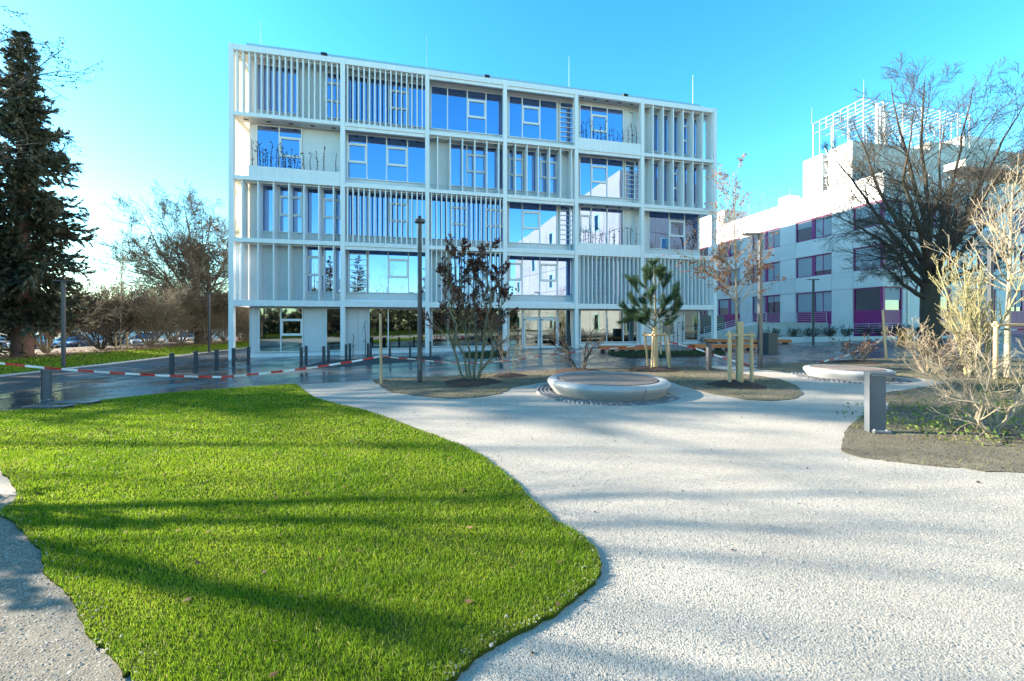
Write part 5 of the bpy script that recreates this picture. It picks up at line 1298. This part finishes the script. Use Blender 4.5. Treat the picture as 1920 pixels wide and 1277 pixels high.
for i, (dx, dz) in enumerate(((-.05,-.12),(.09,-.10),(.16,.03))): k.sqbar((0,0,0),(dx,0,dz),.05,.004)
tag(k.build('tape_knot', M['tape_red'], None, False, kn), 'loose red tape ends at the knot on the paving corner', 'tape end')

# railing, planting strip and ramp before the purple building
def railing(label, pts, h=1.1):
    a0 = pts[0]; T = thing('railing', label, 'railing', a0)
    P = [Vector(p)-Vector(a0) for p in pts]
    for i in range(len(P)-1):
        n = max(1, round((P[i+1]-P[i]).length/1.9))
        for j in range(n + (i == len(P)-2)):
            q = P[i].lerp(P[i+1], j/n); MB().bar(tuple(q), (q.x,q.y,q.z+h), .024, 6).build('post', M['steel'], T)
        for k in range(5): MB().bar(tuple(P[i]+Vector((0,0,h*(.28+.18*k)))), tuple(P[i+1]+Vector((0,0,h*(.28+.18*k)))), .017, 6).build('rail', M['steel'], T)
    return T
def WL(u, d, z): x, y = wloc(u, d); return (x, y, gz(x)+z)
railing('silver tube railing along the planting strip before the purple windows', [WL(36.8,-.6,.25), WL(56,-.6,.25)], 1.05)
railing('inclined silver ramp railing right of the white corner column', [WL(35.0,4.5,.1), WL(41.5,4.5,1.35)], 1.05)
railing('upper silver railing at the head of the ramp', [WL(41.6,4.6,1.35), WL(48.5,4.6,1.35)], 1.0)
T = thing('ramp_wall', 'low concrete ramp wall behind the planting strip', 'wall', (OX,OY,0), TH)
V = [(35,4.6,.2),(41.5,4.6,.3),(41.5,6.2,.3),(35,6.2,.2),(35,4.6,.62),(41.5,4.6,1.9),(41.5,6.2,1.9),(35,6.2,.62)]
MB().add(V, [(0,3,2,1),(4,5,6,7),(0,1,5,4),(1,2,6,5),(2,3,7,6),(3,0,4,7)]).build('ramp', M['render2'], T); MB().box(41.51,48.8,4.7,6.2,.2,1.9).build('landing', M['render2'], T)
T = thing('strip_wall', 'low dark edging wall of the planting strip before the railing', 'wall', (OX,OY,0), TH)
MB().box(36.0,58,-1.35,-1.2,.2,gl(48)+.28).build('edging', M['core'], T); MB().box(36.0,58,-1.19,-.1,.2,gl(48)+.22).build('planting_soil', M['mulch'], T)
dk = thing('site_screen', 'dark blue grey panel fence behind the right corner column', 'fence', (OX,OY,0), TH)
for j in range(4): MB().box(33.6+1.3*j, 34.86+1.3*j, 6.5, 6.56, .2, 2.55).build('fence_panel', M['dark'], dk)
for i in range(11):
    u = 37.0+1.75*i; p = WL(u, -.75, .2)
    shrub('strip_shrub', ['tufted dark shrub by the railing, %s' % q for q in ('leftmost','second','third','fourth','just left of the T lamp post','just right of the T lamp post','seventh','eighth','left of the orange box','behind the orange box','hidden behind the right shrubs')][i], p, .95, 14, .7, 200+i, 'bark', r=.014, lv=(6,3,0), minr=.006, leaves=('groundcover', 1, .10, .0, 1.1), group='dark shrubs along the railing')
# ground cover beds and the dark gravel patch by the entrance front
def cover(P, n, name, h=.09, size=.08):
    xs_ = [p.x for p in P]; ys_ = [p.y for p in P]; X, Y = scatter(P, n, (min(xs_),max(xs_),min(ys_),max(ys_)))
    Q = np.stack([X, Y, vgz(X)+.02+h*rng.uniform(0,1,len(X))**.7], 1)
    tag(link(name, leafcards(Q, size, M['groundcover'], name, False, .7)), kind='stuff')
cv1 = G((1140,662),(1355,660),(1360,666),(1300,669),(1180,671),(1150,668)); sheet('planting_bed', cv1, .05, M['mulch']); cover(cv1, 9000, 'ground_cover')
cv2 = G((872,663),(945,660),(952,668),(900,672),(868,671)); sheet('planting_bed', cv2, .05, M['mulch']); cover(cv2, 3500, 'ground_cover')
dg = G((560,690),(610,677),(690,672),(820,668),(832,674),(760,680),(660,687),(590,692)); sheet('dark_gravel', rough_edge(dg,.05,.3), .022, pmat('dark_gravel', (.03,.028,.027), (.09,.085,.08), rough=.8, scale=40, bump=1, bscale=60))

# climbing plants: thin stems with a few withered leaves
def climbers(us, d, z0, hs_, label, group, seed):
    global rng
    old = rng; rng = np.random.default_rng(seed)
    ordn = ['first','second','third','fourth','fifth','sixth','seventh','eighth','ninth','tenth','eleventh','twelfth','thirteenth','fourteenth','fifteenth','sixteenth']
    for q_, (u, h) in enumerate(zip(us, hs_)):
        x, y = wloc(u, d); z = z0 if z0 is not None else gz(x)+.02
        T = thing('climbing_plant', ordn[q_] + ' from the left, ' + label, 'plant', (x, y, z), TH, group)
        tr = resample([(0,0,0),(rng.uniform(-.06,.06),0,h*.5),(rng.uniform(-.05,.05),0,h*.9),(rng.uniform(-.16,.16),0,h)], 8); R = np.linspace(.026,.014,9)[None]
        wood('stem', [(tr[None], R, 5)], M['bark'], T)
        pts = pick(tr[None], .3, 1, int(rng.integers(4,16))) ; pts += rng.normal(0,.05,pts.shape)
        link('leaves', leafcards(pts, .13, M['brownleaf'], 'leaves'), T)
    rng = old
climbers([u_of(p,.28) for p in (473,484,488,494,510,517,522,528,533,546,553,571,583,594,607,630)], .28, 14.15-3.7+.52, [1.75,1.7,1.6,1.3,1.75,1.4,1.65,1.5,1.2,1.35,1.1,1.25,1.3,1.3,1.6,1.35], 'bare climbing stem in the white planter of the left balcony', 'climbers on the left balcony', 301)
climbers([u_of(p,.28) for p in (1090,1099,1107,1112,1126,1134,1143,1151,1159,1168,1177,1185,1193)], .28, 14.15+.52, [1.4,1.5,1.7,1.5,1.35,1.6,1.1,1.2,.9,1.2,1.5,1.7,1.5], 'bare climbing stem in the white top floor planter', 'climbers on the top balcony', 302)
climbers([u_of(p,.28) for p in (1089,1099,1108,1116,1124,1142,1150,1167,1176,1183,1193)], .28, 6.83+.52, [1.4,1.3,1.5,1.5,1.3,1.3,1.2,1.6,1.5,1.6,1.5], 'bare climbing stem in the lower right balcony planter', 'climbers on the lower balcony', 303)
climbers([u_of(p,.75) for p in (662,685)], .7, None, [1.3,2.1], 'bare climber by the ground floor wall behind the bollards', 'climbers by the left ground floor wall', 304)
climbers([u_of(p,.75) for p in (1262,1270,1278,1310)], .7, None, [1.6,1.75,1.7,1.9], 'bare climber by the ground floor wall behind the pine', 'climbers by the right ground floor wall', 305)

# ------------------------------------------------------------------ parked cars behind the bushes
def car(label, loc, rz, paint, sc=1.0):
    T = thing('parked_car', label, 'car', loc, rz, 'cars in the car park on the left'); T.scale = (sc,)*3
    m = pmat('car_paint', paint, rough=.25); m.node_tree.nodes['Principled BSDF'].inputs['Coat Weight'].default_value = .6
    # lofted stations along x: (x, half width, z low, z shoulder)
    low = [(-2.15,.62,.45,.75),(-2.05,.80,.28,.86),(-1.5,.87,.22,.92),(-.5,.89,.20,.94),(.5,.89,.20,.93),(1.3,.87,.22,.86),(1.9,.80,.26,.74),(2.15,.60,.38,.62)]
    V = []; n = 8
    for x, w, z0, z1 in low: V += [(x,-w*.86,z0),(x,-w,z0+.16),(x,-w,z1-.10),(x,-w*.90,z1),(x,w*.90,z1),(x,w,z1-.10),(x,w,z0+.16),(x,w*.86,z0)]
    fs = [(i*n+k,(i+1)*n+k,(i+1)*n+(k+1) % n,i*n+(k+1) % n) for i in range(len(low)-1) for k in range(n)] + [tuple(range(n))[::-1], tuple(range((len(low)-1)*n, len(low)*n))]
    MB().add(V, fs).build('body', m, T, True)
    cab = [(-1.75,.74,.93,.95),(-1.15,.68,.93,1.40),(-.2,.66,.93,1.48),(.55,.67,.93,1.42),(1.25,.76,.88,.90)]
    V = []
    for x, w, z0, z1 in cab: V += [(x,-w-.06,z0),(x,-w+.04,z1),(x,w-.04,z1),(x,w+.06,z0)]
    MB().add(V, [(i*4+k,(i+1)*4+k,(i+1)*4+(k+1) % 4,i*4+(k+1) % 4) for i in range(4) for k in range(4)]+[(3,2,1,0),(16,17,18,19)]).build('window', M['glass_purple'], T, True)
    V = []
    for x, w, z in ((-1.2,.66,1.395),(-.2,.645,1.485),(.6,.65,1.415)): V += [(x,-w,z),(x,-w*.6,z+.035),(x,w*.6,z+.035),(x,w,z)]
    MB().add(V, [(i*4+k,(i+1)*4+k,(i+1)*4+k+1,i*4+k+1) for i in range(2) for k in range(3)]).build('roof', m, T, True)
    pl = MB()
    for s in (-1,1):
        for (x0,z0,x1,z1) in ((-1.68,.95,-1.18,1.39),(-.2,.93,-.2,1.47),(1.2,.90,.58,1.42)): pl.sqbar((x0,s*.79,z0),(x1,s*.64,z1),.07,.05)
    pl.build('pillar', m, T)
    for x in (-1.35, 1.35):
        for s in (-1, 1):
            w = MB().bar((x,s*.70,.32),(x,s*.90,.32),.32,20).build('wheel', M['black'], T, True); MB().bar((x,s*.90,.32),(x,s*.912,.32),.2,14).build('rim', M['steel'], w)
    for s in (-1, 1):
        MB().ico((2.02,s*.58,.66),.10,.17,.08,2).build('headlight', M['frame'], T, True); MB().box(-2.14,-2.04,s*.62-.13,s*.62+.13,.62,.78).build('tail_light', M['tape_red'], T)
        MB().ico((.85,s*.96,.98),.08,.10,.06,2).build('mirror', m, T, True)
    MB().box(2.135,2.165,-.26,.26,.42,.54).build('number_plate', M['frame'], T)
cars = [(-49.5,37.5,-1.2,(.10,.17,.30),'blue car left of the spruce trunk'),(-46.2,38.5,-1.15,(.35,.38,.42),'silver car right behind the spruce trunk'),(-43.2,39.5,-1.2,(.08,.14,.25),'dark blue car right of the spruce trunk'),(-40.4,40.5,-1.1,(.32,.32,.30),'grey car beside the left lamp post'),
        (-37.8,41.5,-1.15,(.45,.48,.52),'pale silver car left of the staked sapling'),(-36.9,45.5,-1.2,(.55,.56,.58),'white car right of the staked sapling'),(-47.5,44.5,-1.2,(.6,.6,.62),'white car in the second row behind the lamp post'),(-54,37,-1.2,(.3,.33,.38),'silver car at the left picture edge')]
for x, y, r_, c, lab in cars: car(lab, (x, y, gz(x)+.02), r_, c)
